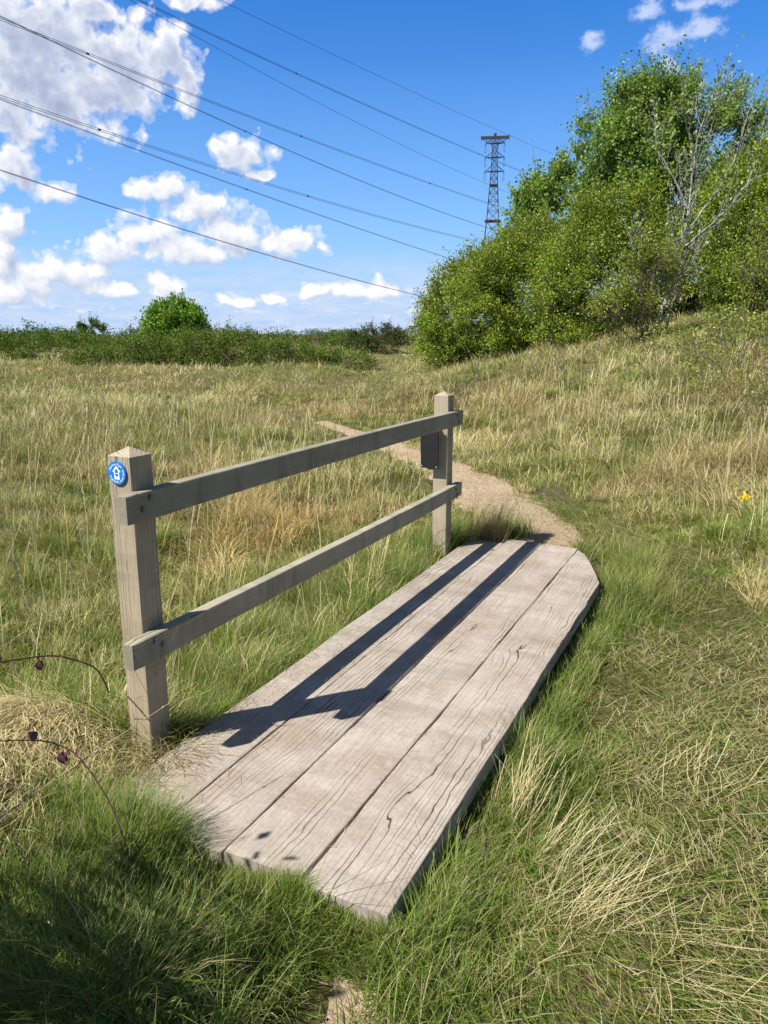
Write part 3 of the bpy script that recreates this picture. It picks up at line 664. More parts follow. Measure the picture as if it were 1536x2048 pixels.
def crown(E, nspr, per, leaf, pal, mat, sprig=(.3, .7), up=.6, seed=1, shoots=0, shoot_len=(.6, 1.2), parent=None, twigs=True, gap=.42, jitter=.05, tw=.009):
    m = max(6, nspr//14); P0, d0, r0 = ell_sample(E, m); k = rng.integers(0, m, nspr); sz = float(np.mean([e[3] for e in E]))
    P = P0[k]+rng.normal(0, 1, (nspr, 3))*np.array([.13, .13, .09])*(sz**.7); d = d0[k]; r = r0[k]
    nz = vnoise(P[:, 0]*1.3, P[:, 1]*1.3, P[:, 2]*1.3, seed=seed)*.6+vnoise(P[:, 0]*3.1, P[:, 1]*3.1, P[:, 2]*3.1, seed=seed+1)*.4
    ok = (nz > gap-.04) & (~inside_all(P, E, .5)) & (P[:, 2] > .05)
    P, d, r = P[ok], d[ok], r[ok]; n = len(P)
    D = d+np.array([0, 0, up])+rng.normal(0, .4, (n, 3)); D /= np.linalg.norm(D, axis=1)[:, None]
    L = rng.uniform(*sprig, n)
    if shoots:
        k = np.argsort(-(P[:, 2]+rng.normal(0, .4, n)))[:shoots*4]; k = rng.choice(k, min(shoots, len(k)), replace=False)
        P2 = P[k]; D2 = D[k]*.35+np.array([0, 0, 1.])+rng.normal(0, .12, (len(k), 3)); D2 /= np.linalg.norm(D2, axis=1)[:, None]
        P = np.vstack([P, P2]); D = np.vstack([D, D2]); L = np.concatenate([L, rng.uniform(*shoot_len, len(k))]); n = len(P)
    t = (np.arange(per)+.5)/per; T = np.repeat(t[None], n, 0)+rng.normal(0, .05, (n, per))
    bend = rng.normal(0, .12, (n, 3))
    C = P[:, None]+D[:, None]*(L[:, None]*T)[..., None]+bend[:, None]*(T**2)[..., None]*L[:, None, None]+rng.normal(0, jitter, (n, per, 3))
    C = C.reshape(-1, 3); base = pick(pal, n, .2)
    cl = .75+.5*vnoise(P[:, 0]*.9, P[:, 1]*.9, P[:, 2]*.9, seed=seed+5); base = base*cl[:, None]
    col = np.repeat(base, per, 0)*(1+.22*(rng.random((n*per, 1))*2-1))
    od = np.repeat(D, per, 0)*.5+np.array([0, 0, -.1])
    V, F, CC = leaves(C, rng.uniform(.7, 1.3, len(C))*leaf, od, col)
    o = mesh_np('crown', V, F, mat, parent, CC)
    if twigs:
        k = rng.choice(n, min(n, 500), replace=False); mb = MB()
        for i in k:
            mb.bar(P[i]-D[i]*.25, P[i]+D[i]*L[i]*.9+bend[i]*L[i]*.8, tw)
        mb.build('twigs', M_TWIG, parent)
    return o
def stems(E, base_r, nst, r0, mat, parent, name='trunk', spread=.3, clip=.85, sub=5):
    mb = MB(); P, d, r = ell_sample(E, nst)
    for p in P:
        a = np.array([rng.normal(0, base_r), rng.normal(0, base_r), -.3]); m = np.array([a[0]*.5+p[0]*spread, a[1]*.5+p[1]*spread, p[2]*.45]); pts = []
        for t in np.linspace(0, 1, 9): pts.append((1-t)**2*a+2*t*(1-t)*m+t*t*p*clip+rng.normal(0, .03, 3)*(0 < t))
        rr = r0*rng.uniform(.5, 1); mb.tube(pts, [rr*(1-.8*t) for t in np.linspace(0, 1, 9)], 6)
        for q in range(sub):
            i = rng.integers(3, 8); s = Vector(pts[i]); e = s+Vector((rng.normal(0, .5), rng.normal(0, .5), rng.uniform(.2, .8)))
            mb.tube([s, (s+e)/2+Vector(rng.normal(0, .06, 3)), e], [rr*.35, rr*.25, rr*.1], 5)
    return mb.build(name, mat, parent, smooth=True)
HAW = np.array([(.19, .27, .03), (.25, .32, .035), (.15, .22, .025), (.30, .35, .05), (.23, .26, .04)])
POP = np.array([(.16, .26, .05), (.21, .31, .06), (.13, .21, .045), (.25, .34, .08), (.20, .25, .06)])
DRK = np.array([(.06, .10, .025), (.08, .12, .03), (.05, .08, .02), (.10, .14, .035), (.09, .07, .04)])
def local_base(lat, dist, dz=0):
    p = plan(lat, dist); return (p[0], p[1], float(H(p[0], p[1]))+dz)
def bush(name, label, lat, dist, E, nspr, per, leaf,  pal, cat='bush', group=None, mat=None, trunks=(8, .05), bark=None, sub=5, **kw):
    b = local_base(lat, dist); o = tag(empty(name, b, PSI), label, cat, group)
    stems(E, .15 if trunks[1] > .02 else .06, trunks[0], trunks[1], bark or M_TWIG, o, sub=sub)
    if nspr > 1200: nspr = int(nspr*2.2); leaf *= 1.34
    crown(E, nspr, per, leaf, pal, mat or M_LEAF, parent=o, **kw); return o
GH = 'hawthorn bushes of the hedge on the bank'
# E rows: centre x (right), y (away), z, radii
bush('hawthorn_bush', 'rounded yellow green hawthorn bush at the left end of the bank hedge', 2.9, 28, [(0, 0, 1.6, 1.45, 1.5, 1.7), (-.75, -.3, .9, .9, .9, 1.), (.9, 0, 2.3, 1.1, 1.1, 1.6), (.2, 0, 2.7, .7, .8, 1.)],
     3600, 13, .055, HAW, group=GH, seed=11, shoots=40, shoot_len=(.3, .8), gap=.36)
bush('hawthorn_bush', 'tall dense hawthorn bush in the middle of the hedge below the pylon', 4.7, 25.5, [(0, 0, 1.7, 1.6, 1.5, 1.8), (.3, 0, 2.6, 1.2, 1.2, 1.4), (-1., -.2, 1.6, 1.1, 1., 1.5), (.9, -.3, .9, 1.1, 1., 1.)],
     4600, 13, .053, HAW, group=GH, seed=21, shoots=35, shoot_len=(.3, .7), gap=.46)
bush('hawthorn_bush', 'broad hawthorn bush with dark hollows low in front of the tall poplars', 6.6, 22.8, [(0, 0, 1.5, 1.7, 1.4, 1.7), (-1.2, -.2, 1.2, 1.2, 1., 1.3), (.5, .2, 2.8, 1.4, 1.1, 1.5), (-.6, 0, 2.5, 1.1, 1., 1.3), (1.3, 0, 1.6, 1., 1., 1.4)],
     5200, 13, .05, HAW, group=GH, seed=31, shoots=20, shoot_len=(.3, .6), gap=.49)
GP = 'young poplars behind the hedge'
bush('poplar_tree', 'small bright green poplar showing above the hedge right of the pylon', 5.9, 29, [(0, 0, 4.1, 1.1, 1.1, 1.8), (-.8, 0, 3.5, .7, .8, 1.2), (.5, 0, 4.7, .6, .7, 1.4)],
     1300, 13, .085, POP*1.05, 'tree', GP, bark=M_TWIG, trunks=(6, .06), seed=41, shoots=30, shoot_len=(.6, 1.2), gap=.46)
bush('poplar_tree', 'tallest leafy poplar, left of the pale barked tree, with upright shoots', 7.75, 25, [(0, 0, 4.4, 1.3, 1.2, 2.5), (.25, 0, 5.7, 1.2, 1.1, 1.55), (-.7, 0, 4.6, 1.05, 1.1, 2.1), (-.65, 0, 6.0, .8, .8, 1.3), (.9, 0, 3.4, 1.2, 1., 2.2)],
     3600, 13, .07, POP, 'tree', GP, trunks=(9, .07), seed=51, shoots=150, shoot_len=(.6, 1.3), gap=.45)
bush('poplar_tree', 'wide leafy poplar standing directly behind the pale barked tree', 9.4, 24.2, [(0, 0, 3.8, 1.5, 1.2, 2.2), (-.5, 0, 5.0, 1.1, 1., 1.6), (.7, 0, 4.8, 1.0, 1., 1.5), (1.2, 0, 3.3, 1., 1., 1.6)],
     3000, 13, .07, POP, 'tree', GP, trunks=(8, .07), seed=61, shoots=130, shoot_len=(.6, 1.4), gap=.47)
GR = 'bushes on the right of the bank'
bush('maple_bush', 'bright broad leaved bush right of the pale barked tree at the picture edge', 10.9, 21.5, [(0, 0, 1.7, 1.8, 1.4, 2.0), (1.4, 0, 2.4, 1.6, 1.4, 1.8), (-1.2, 0, 1.4, 1.3, 1., 1.6), (.2, 0, 3.0, 1.2, 1., 1.3)],
     4200, 13, .065, HAW*1.02, group=GR, seed=71, shoots=30, shoot_len=(.3, .8), gap=.44)
bush('hawthorn_bush', 'low olive hawthorn bush on the bank in front of the right hand bush', 8.9, 18.2, [(0, 0, 1.0, 1.1, .9, 1.0), (.9, 0, 1.2, .9, .8, .9), (-.6, 0, .9, .7, .7, .8)],
     1900, 12, .045, HAW*1.0, group=GR, seed=81, shoots=15, shoot_len=(.2, .5), gap=.44, trunks=(10, .03))
bush('hawthorn_sapling', 'small upright hawthorn growing left against the pale barked trunk', 5.8, 17.4, [(0, 0, 1.0, .4, .42, 1.0), (.05, 0, 1.6, .5, .45, .5), (-.35, 0, .75, .45, .4, .35)],
     1150, 13, .055, HAW*1.1, seed=91, gap=.36, trunks=(5, .03), cat='shrub', sub=2, tw=.006)
GT = 'thorn saplings scattered on the bank'
for i, (la, di, hh, lab, k) in enumerate(((5.3, 12.4, .8, 'thin thorn sapling with sparse leaves on the bank below the pale tree', 190), (4.35, 9.2, 1.35, 'spindly leafy thorn sapling cut by the right edge of the picture', 330),
                                          (7.6, 15.5, 1.3, 'loose leafed thorn sapling on the bank right of the pale trunk', 260), (4.0, 10.9, .8, 'tiny thorn sapling half hidden in the dry grass of the bank', 100))):
    bush('thorn_sapling', lab, la, di, [(0, 0, hh*.65, .38*hh+.15, .35*hh+.1, hh*.5), (.25, 0, hh*.9, .3*hh+.1, .3, hh*.3)], k, 9, .036, HAW*1.1, 'shrub', GT, trunks=(4, .009), seed=100+i, sprig=(.15, .4), gap=.3, sub=2, tw=.003)
# bare reddish suckers at the foot of the hedge
def bare_shrub(label, lat, dist, n, hh, sp):
    b = local_base(lat, dist); o = tag(empty('bare_shrub', b, PSI), label, 'shrub', 'leafless shrubs at the foot of the hedge'); mb = MB()
    for i in range(n):
        p = Vector((rng.normal(0, sp), rng.normal(0, sp*.6), -.1)); d = Vector((rng.normal(0, .45), rng.normal(0, .35), 1)).normalized(); L = hh*rng.uniform(.5, 1); pts = [p]
        for k in range(5):
            d = (d+Vector(rng.normal(0, .13, 3))).normalized(); pts.append(pts[-1]+d*L/5)
            if k > 0 and rng.random() < .8:
                e = (d+Vector(rng.normal(0, .6, 3))).normalized(); mb.tube([pts[-1], pts[-1]+e*L*.15, pts[-1]+e*L*.28+Vector((0, 0, .05))], [.005, .004, .002], 4, False)
        mb.tube(pts, [.008, .007, .006, .005, .004, .002], 4)
    mb.build('twigs', M_TWIG, o)
bare_shrub('leafless twiggy shrub in the dry grass before the left end of the hedge', 1.9, 14.5, 34, .95, .4)
bare_shrub('low leafless scrub in the dry grass below the middle of the hedge', 3.2, 15.5, 24, .8, .5)
bare_shrub('leafless scrub among dry grass at the right edge of the bank', 5.6, 11.6, 14, .6, .35)

def pale_tree():
    """slender pale-barked tree, two stems from the foot, thin leaves near the twig ends"""
    b = local_base(6.42, 18.0); o = tag(empty('pale_barked_tree', b, PSI), 'slender pale barked tree with sparse new leaves standing in front of the poplars', 'tree')
    mb = MB(); tips = []
    def limb(pts, r0, r1, lvl):
        P = [Vector(p) for p in pts]; Q = []
        for i in range(len(P)-1):
            a, b_, c, d_ = P[max(i-1, 0)], P[i], P[i+1], P[min(i+2, len(P)-1)]
            for t in np.linspace(0, 1, 6, endpoint=False):
                Q.append(.5*((2*b_)+(c-a)*t+(2*a-5*b_+4*c-d_)*t*t+(-a+3*b_-3*c+d_)*t**3))
        Q.append(P[-1]); n = len(Q); Q = [q+Vector(rng.normal(0, .012, 3)) for q in Q]
        rr = [r0+(r1-r0)*(i/(n-1))**.8 for i in range(n)]; mb.tube(Q, rr, 8 if lvl == 0 else 5)
        L = sum((Q[i+1]-Q[i]).length for i in range(n-1))
        if lvl < 3:
            k = int(L*(4., 4., 4.2)[lvl]*(1 if lvl else .8))
            for j in range(k):
                i = int((.25+.75*(j+rng.random())/k)*(n-2)); t = (Q[i+1]-Q[i]).normalized()
                s = t.orthogonal().normalized(); s = Matrix.Rotation(rng.uniform(0, 6.28), 3, t) @ s
                dd = (t*.9+s*rng.uniform(.5, .9)+Vector((0, 0, .35))).normalized(); ln = (1.0, .55, .3)[lvl]*rng.uniform(.5, 1.1)
                mid = Q[i]+dd*ln*.5+Vector(rng.normal(0, .04, 3)); end = Q[i]+dd*ln+Vector((0, 0, ln*.2))
                limb([Q[i], mid, end], rr[i]*.42, .0035, lvl+1)
        else:
            tips.append((Q[0], Q[-1]))
        if lvl == 2: tips.append((Q[n//2], Q[-1]))
    limb([(-.12, 0, -.3), (-.06, 0, .25), (.12, 0, .9), (.34, 0, 1.6), (.42, 0, 2.4), (.46, 0, 3.2), (.52, .1, 4.1), (.66, .1, 4.9)], .062, .007, 0)
    limb([(.42, 0, 2.3), (.9, 0, 3.0), (1.3, 0, 3.7), (1.5, 0, 4.4), (1.6, 0, 5.0)], .03, .005, 1)
    limb([(.40, 0, 2.0), (.95, -.1, 2.5), (1.5, -.1, 3.1), (1.85, 0, 3.9), (1.98, 0, 4.8)], .03, .005, 1)
    limb([(.36, 0, 1.85), (.95, .1, 2.35), (1.5, .1, 2.75)], .028, .006, 1)
    limb([(.46, 0, 2.8), (.1, 0, 3.4), (-.35, 0, 4.1), (-.5, 0, 4.8)], .028, .006, 1)
    limb([(.2, 0, 1.05), (-.2, -.3, 1.3), (-.75, -.4, 1.75), (-1.0, -.4, 2.3)], .026, .005, 1)
    limb([(.0, 0, .55), (-.5, -.3, .8), (-.95, -.4, 1.05)], .02, .004, 1)
    limb([(.05, .15, -.3), (.28, .15, .6), (.42, .15, 1.3), (.50, .1, 2.1)], .045, .02, 2)
    mb.build('trunk', M_PBARK, o, smooth=True)
    tips_ = tips; C = []; D = []
    for a, e in tips_:
        for t in (.5, .85, 1.):
            if rng.random() < 1.: C.append(np.array(a.lerp(e, t))); D.append(np.array((e-a).normalized()))
    C = np.array(C); D = np.array(D)*.9+np.array([0, 0, .4]); n = len(C)
    pal = np.array([(.20, .25, .08), (.26, .30, .13), (.36, .40, .24), (.16, .22, .06)])
    V, F, CC = leaves(C, rng.uniform(.06, .12, n), D, pick(pal, n), .55, .3)
    mesh_np('crown', V, F, M_LEAF, o, CC)
pale_tree()

# scrub across the field
def thicket(label, lat, dist, E, n, leaf, pal, canes=160, name='bramble_thicket', seed=5, gap=.38, **kw):
    b = local_base(lat, dist); o = tag(empty(name, b, PSI), label, kw.get('cat', 'thicket')); crown(E, n, 9, leaf, pal, M_LEAFD, (.2, .5), .5, seed, kw.get('shoots', 30), (.3, .8), o, False, gap)
    mb = MB(); P, d, r = ell_sample(E, canes)
    for p in P:
        a = Vector((p[0]+rng.normal(0, .8), p[1]-.6+rng.normal(0, .6), 0)); e = Vector(p)*1.0+Vector((0, 0, .15)); m = (a+e)/2+Vector((rng.normal(0, .4), rng.normal(0, .4), .5))
        mb.tube([a.lerp(m, t).lerp(m.lerp(e, t), t) for t in np.linspace(0, 1, 7)], .011, 4)
    mb.build('canes', M_TWIG, o); return o
rowsE = []
for i in range(15):
    x = -6.2+12.2*i/14; hh = (.62*math.exp(-((x+1.0)/3.6)**2)+.62)*rng.uniform(.85, 1.15); rowsE.append((x, rng.uniform(-.6, .8), hh*.6, 1.15, 1.5, hh*.95))
thicket('wide dark bramble thicket in the meadow below the lone round tree', -7.6, 36, rowsE, 15000, .075, DRK*np.array([1.75, 1.75, 1.2]), 240, seed=201)
bush('round_tree', 'lone round fresh green tree rising behind the bramble thicket', -11.3, 42, [(0, 0, 2.1, 1.25, 1.3, 1.2), (-.3, 0, 1.5, 1.3, 1.3, 1.1), (.4, 0, 1.4, 1.35, 1.3, 1.0), (.2, 0, 2.6, .8, .8, .8)],
     2600, 14, .10, HAW*np.array([.8, 1.05, .9]), 'tree', seed=211, shoots=60, shoot_len=(.3, .9), gap=.36)
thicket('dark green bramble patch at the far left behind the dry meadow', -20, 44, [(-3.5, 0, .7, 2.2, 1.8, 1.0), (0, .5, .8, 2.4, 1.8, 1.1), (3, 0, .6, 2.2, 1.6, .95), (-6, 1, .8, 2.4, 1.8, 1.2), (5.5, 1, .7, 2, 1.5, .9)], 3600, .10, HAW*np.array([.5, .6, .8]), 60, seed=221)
thicket('dark rounded bush far off in the meadow beside the brown scrub', -.5, 62, [(0, 0, .9, 2.0, 1.6, 1.2), (-1.3, 0, .7, 1.4, 1.3, .9), (1.4, 0, .7, 1.2, 1.2, .9)], 1500, .12, DRK*.9, 20, name='dark_bush', seed=231, cat='bush')
def far_scrub():
    """the far belt of scrub and low woodland along the horizon: one mass"""
    A = Acc(); Vt = []
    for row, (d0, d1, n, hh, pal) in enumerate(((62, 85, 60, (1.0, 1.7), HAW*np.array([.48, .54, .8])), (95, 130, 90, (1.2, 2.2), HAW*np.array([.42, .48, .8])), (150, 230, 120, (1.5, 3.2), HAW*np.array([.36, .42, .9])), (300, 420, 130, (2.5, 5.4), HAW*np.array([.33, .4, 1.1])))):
        for i in range(n):
            a = math.radians(rng.uniform(-42, 34)); d = rng.uniform(d0, d1)
            if row == 0 and math.degrees(a) > -12: continue
            if row == 1 and math.degrees(a) > 3: a = -a
            p = FW*d*math.cos(a)+RT*d*math.sin(a); h = hh[0]+(hh[1]-hh[0])*1.35*rng.random()**2.2; w = h*rng.uniform(.7, 1.9); z = float(H(p[0], p[1]))
            m = int((900, 650, 450, 320)[row]); dd = rng.normal(0, 1, (m, 3)); dd /= np.linalg.norm(dd, axis=1)[:, None]; dd[:, 2] = np.abs(dd[:, 2])
            C = np.array([p[0], p[1], z])+dd*np.array([w, w, h])*rng.uniform(.7, 1.05, (m, 1)); C[:, 2] = np.maximum(C[:, 2], z)
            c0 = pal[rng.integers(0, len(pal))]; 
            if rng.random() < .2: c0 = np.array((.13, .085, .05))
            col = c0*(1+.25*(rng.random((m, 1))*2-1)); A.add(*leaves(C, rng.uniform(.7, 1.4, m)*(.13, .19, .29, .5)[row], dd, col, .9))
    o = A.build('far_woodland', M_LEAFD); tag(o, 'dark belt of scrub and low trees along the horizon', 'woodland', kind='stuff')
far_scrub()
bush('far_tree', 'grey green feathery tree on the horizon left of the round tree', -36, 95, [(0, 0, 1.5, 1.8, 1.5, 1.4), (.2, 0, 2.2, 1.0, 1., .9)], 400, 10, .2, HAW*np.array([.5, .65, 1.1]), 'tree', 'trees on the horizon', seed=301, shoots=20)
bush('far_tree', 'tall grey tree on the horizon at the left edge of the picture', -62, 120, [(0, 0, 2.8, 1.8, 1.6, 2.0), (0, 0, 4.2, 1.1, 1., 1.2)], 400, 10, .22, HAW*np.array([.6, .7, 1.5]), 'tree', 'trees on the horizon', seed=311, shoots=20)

# ------------------------------------------------------------------ left foreground: shading bramble bush, canes, stalk
b = (-2.15, .26); z = float(H(*b)); br = tag(empty('bramble_bush', (b[0], b[1], z)), 'leafy bramble bush left of the photographer that shades the lower left corner', 'bush')
E_ = [(0, 0, .6, .42, .36, .65), (.12, -.15, 1.0, .38, .36, .42), (-.35, .05, .7, .45, .34, .5), (.22, -.4, .6, .4, .4, .7), (.3, -.3, 1.15, .3, .3, .3)]
stems(E_, .12, 12, .012, M_DTWIG, br, 'canes', clip=.8, sub=0); crown(E_, 3300, 9, .05, DRK*1.2, M_LEAFD, (.15, .36), .5, 401, parent=br, twigs=False, gap=.36, jitter=.05)
def leaf_shape(mb, base, d, size, nrm=(0, 0, 1)):
    d = Vector(d).normalized(); s = d.cross(Vector(nrm)).normalized(); up = s.cross(d); base = Vector(base); L = []; 
    for t, w, c in ((0, 0.02, 0), (.2, .3, .04), (.45, .42, .06), (.75, .27, .02), (1, .01, -.08)): L.append((base+d*t*size+up*c*size, s*w*size, up*w*size*.35))
    vs = []
    for p, w, u in L: vs += [p-w+u, p, p+w+u]
    mb.add(vs, [f for i in range(4) for f in ((3*i, 3*i+1, 3*i+4, 3*i+3), (3*i+1, 3*i+2, 3*i+5, 3*i+4))])
def cane(label, pts, r, leavesat, lcol, name='bramble_cane'):
    o = tag(empty(name, pts[-1]), label, 'bramble stem', 'bramble stems in the lower left'); org = Vector(pts[-1]); P = [Vector(p)-org for p in pts]; Q = []
    for i in range(len(P)-1):
        a, b_, c, d_ = P[max(i-1, 0)], P[i], P[i+1], P[min(i+2, len(P)-1)]
        for t in np.linspace(0, 1, 7, endpoint=False): Q.append(.5*((2*b_)+(c-a)*t+(2*a-5*b_+4*c-d_)*t*t+(-a+3*b_-3*c+d_)*t**3))
    Q.append(P[-1]); mb = MB(); mb.tube(Q, [r*(.6+.4*i/len(Q)) for i in range(len(Q))], 6)
    for i in range(2, len(Q)-1, 2): mb.bar(Q[i], Q[i]+Vector(rng.normal(0, 1, 3)).normalized()*r*3.2, r*.5)
    mb.build('stem', M_DTWIG, o, smooth=True)
    for (i, d, s) in leavesat:
        s *= .75; lb = MB(); q = Q[min(int(i*len(Q)), len(Q)-1)]; lb.bar(q, q+Vector(d).normalized()*s*.35, .0016); leaf_shape(lb, q+Vector(d).normalized()*s*.3, d, s, (.3, -.5, .8)); lb.build('leaf', plain('old_leaf', lcol, .45, .4, .35, 60), o, smooth=True)
cane('dark bramble stem with brown leaves reaching in from the left above the straw mound', [(-2.06, 1.40, .50), (-2.058, 1.50, .474), (-2.056, 1.62, .44), (-2.05, 1.70, .40), (-2.10, 1.86, .28), (-2.2, 2.0, .1)], .0035, [(.12, (.1, -.1, .9), .035), (.36, (.2, -.1, -1), .05), (.55, (.4, -.4, .2), .035)], (.10, .045, .035))
cane('arching bramble cane with a purple leaf looping down over the deck corner', [(-1.82, 1.20, .40), (-1.77, 1.308, .361), (-1.747, 1.375, .318), (-1.688, 1.403, .271), (-1.58, 1.40, .159), (-1.504, 1.382, .035), (-1.437, 1.359, -.06), (-1.39, 1.38, -.11)], .0028, [(.18, (-.2, -.4, .6), .045), (.33, (.1, -.2, -1), .055), (.05, (-.3, -.3, -.4), .05), (.4, (.5, 0, .5), .03)], (.13, .04, .07))
def stalk(label, a, b_, r=.0022):
    a = Vector(a); b_ = Vector(b_); mb = MB(); mid = (a+b_)/2+Vector((0, 0, .015)); pts = [Vector((0, 0, 0)), mid-a, b_-a]; Q = [pts[0].lerp(pts[1], t).lerp(pts[1].lerp(pts[2], t), t) for t in np.linspace(0, 1, 12)]
    mb.tube(Q, [r*(1-.4*i/12) for i in range(12)], 6); d = (b_-a).normalized()
    for i in (4, 7, 10): mb.tube([Q[i]-d*.004, Q[i]+d*.004], r*1.6, 6)
    o = mb.build('dry_stalk', plain('stalk', (.42, .33, .2), .6, .3, .2, 40), None, smooth=True); o.location = a; tag(o, label, 'stalk', 'dry stalks in the lower left')
stalk('long straight dry stalk slanting up across the foot of the near post', (-1.70, .85, .22), (-1.542, 1.70, .376))
stalk('dry stalk lying low in the shaded grass in the bottom left corner', (-1.40, .95, -.02), (-1.08, 1.13, .0), .0018)
stalk('broken reddish stick in the dark grass at the lower left', (-1.55, 1.12, .0), (-1.25, 1.05, -.04), .003)
stalk('pale dry stalk leaning across the straw mound at the left edge', (-2.0, 1.2, .5), (-2.15, 2.1, .62), .0016)
# flowering yellow plant on the bank
fx, fy = plan(2.66, 5.40); fz = float(H(fx, fy)); fl = tag(empty('yellow_flower', (fx, fy, fz)), 'small yellow flower head standing in the bank grass near the right edge', 'flower')
mb = MB(); mb.tube([(0, 0, 0), (.01, 0, .2), (0, .01, .33)], [.003, .0025, .002], 6); mb.build('stem', plain('green_stem', (.14, .2, .05), .6, .3, .1, 30), fl)
mb = MB()
for i in range(46):
    c = Vector((rng.normal(0, .022), rng.normal(0, .022), .33+abs(rng.normal(0, .018)))); leaf_shape(mb, c, Vector(rng.normal(0, 1, 3))+Vector((0, 0, .8)), .017, (0, 1, .3))
mb.build('petals', M_YEL, fl)
# fresh bramble sprig at the very bottom
sx, sy = -1.19, 1.0; sz = float(H(sx, sy)); sp = tag(empty('bramble_seedling', (sx, sy, sz)), 'small fresh green bramble seedling in the shade at the bottom edge', 'seedling')
mb = MB(); mb.tube([(0, 0, 0), (.01, .01, .06), (0, .02, .1)], .002, 5); mb.build('stem', plain('sprig_stem', (.16, .2, .06), .6, .3, .1, 30), sp)
for a in (0.3, 1.9, 3.2, 4.6, 5.6):
    mb = MB(); leaf_shape(mb, (0, .015, .07+.006*a), (math.cos(a), math.sin(a), .45), .035, (0, 0, 1)); mb.build('leaf', plain('fresh_leaf', (.28, .36, .06), .5, .3, .1, 40), sp, smooth=True)
# dark stones near the deck corner
for i, (x, y, r) in enumerate(((-1.13, 1.37, .018), (-1.165, 1.345, .014))):
    me = bpy.data.meshes.new('stone'); import bmesh; bm = bmesh.new(); bmesh.ops.create_icosphere(bm, subdivisions=3, radius=r)
    for v in bm.verts: v.co *= 1+.35*mnoise.noise(v.co*60+Vector((i*9, 0, 0))); v.co.z *= .8
    bm.to_mesh(me); bm.free(); me.materials.append(plain('dark_stone', (.05, .048, .05), .8, .2, .3, 60)); o = bpy.data.objects.new('stone', me); COL.objects.link(o)
    o.location = (x, y, float(H(x, y))+.03); tag(o, ('larger', 'smaller')[i]+' of two dark pebbles in the grass before the deck end', 'stone', 'dark pebbles')

# ------------------------------------------------------------------ pylon + cables
py = tag(empty('pylon', (-235.8, 719.3, 0), math.atan2(235.8, 719.3)), 'very tall lattice electricity pylon rising far off behind the hedge', 'pylon')
k0 = 1.0
def hw(z):     # half width of the body
    return float(np.interp(z, [0, 60, 105, 148, 166, 178], [19, 10.0, 5.6, 2.9, 2.1, 2.0]))
mb = MB(); zs = [0, 22, 42, 60, 76, 90, 105, 114, 123, 130, 136.5, 142.5, 148.5, 154.5, 160.5, 166.5, 172.5, 177]
for a, b_ in zip(zs[:-1], zs[1:]):
    A1, B1 = hw(a), hw(b_)
    for i in range(4):
        s = [(-1, -1), (1, -1), (1, 1), (-1, 1)]; p, q = s[i], s[(i+1) % 4]
        mb.bar((p[0]*A1, p[1]*A1, a), (p[0]*B1, p[1]*B1, b_), .75)
        mb.bar((p[0]*A1, p[1]*A1, a), (q[0]*B1, q[1]*B1, b_), .32); mb.bar((q[0]*A1, q[1]*A1, a), (p[0]*B1, p[1]*B1, b_), .32)
        mb.bar((p[0]*B1, p[1]*B1, b_), (q[0]*B1, q[1]*B1, b_), .4)
mb.build('lattice_body', M_STEEL, py)
mb = MB(); mb.box(-7.5, 7.5, -3, 3, 104, 106); mb.build('platform', M_STEEL, py)
mb = MB(); mb.box(-3.6, 3.6, -3.6, 3.6, 135.6, 137); mb.build('platform', M_STEEL, py)
mb = MB(); mb.box(-12.4, 12.4, -1.1, 1.1, 176.3, 178.6); mb.box(-13, -12.4, -1.2, 1.2, 175.5, 179.3); mb.box(12.4, 13, -1.2, 1.2, 175.5, 179.3); mb.box(-1.2, 1.2, -1.2, 1.2, 178.6, 181)
for s in (-1, 1):
    mb.bar((s*12, 0, 176.5), (s*4, 0, 172.6), .4); mb.bar((s*7, 0, 176.5), (s*8.6, 0, 173), .3); mb.bar((s*4.4, 0, 176.5), (s*2, 0, 166), .5)
mb.build('top_beam', M_STEEL, py)
for zz in (172.3, 160.3, 148.2):
    mb = MB()
    for s in (-1, 1):
        for yy in (-1, 1):
            mb.bar((s*hw(zz)*.9, yy*1.6, zz), (s*8.7, 0, zz+.4), .65)
            mb.bar((s*hw(zz)*.9, yy*1.6, zz+5), (s*8.7, 0, zz+.4), .3)
        for f in (.35, .6, .8): mb.bar((s*9*f, 0, zz), (s*9*f, 0, zz+5*(1-f)+.3), .25)
        mb.bar((s*8.7, 0, zz+.4), (s*8.7, 0, zz-1.4), .7)
    mb.bar((-hw(zz), 0, zz), (hw(zz), 0, zz), .9)
    mb.build('cross_arm', M_STEEL, py)
    for s in (-1, 1):
        mb = MB(); 
        for dx in (-.55, .55): mb.bar((s*8.7+dx, 0, zz-1.2), (s*8.7+dx, 0, zz-7.2), .34)
        mb.bar((s*8.7-.8, 0, zz-7.3), (s*8.7+.8, 0, zz-7.3), .55); mb.bar((s*8.7-.7, 0, zz-1.3), (s*8.7+.7, 0, zz-1.3), .4); mb.build('insulator', M_INS, py)
TH_ = math.radians(33); DL = np.array([*(math.sin(TH_)*RT+math.cos(TH_)*FW), 0]); NL = np.array([*(-math.cos(TH_)*RT+math.sin(TH_)*FW), 0])
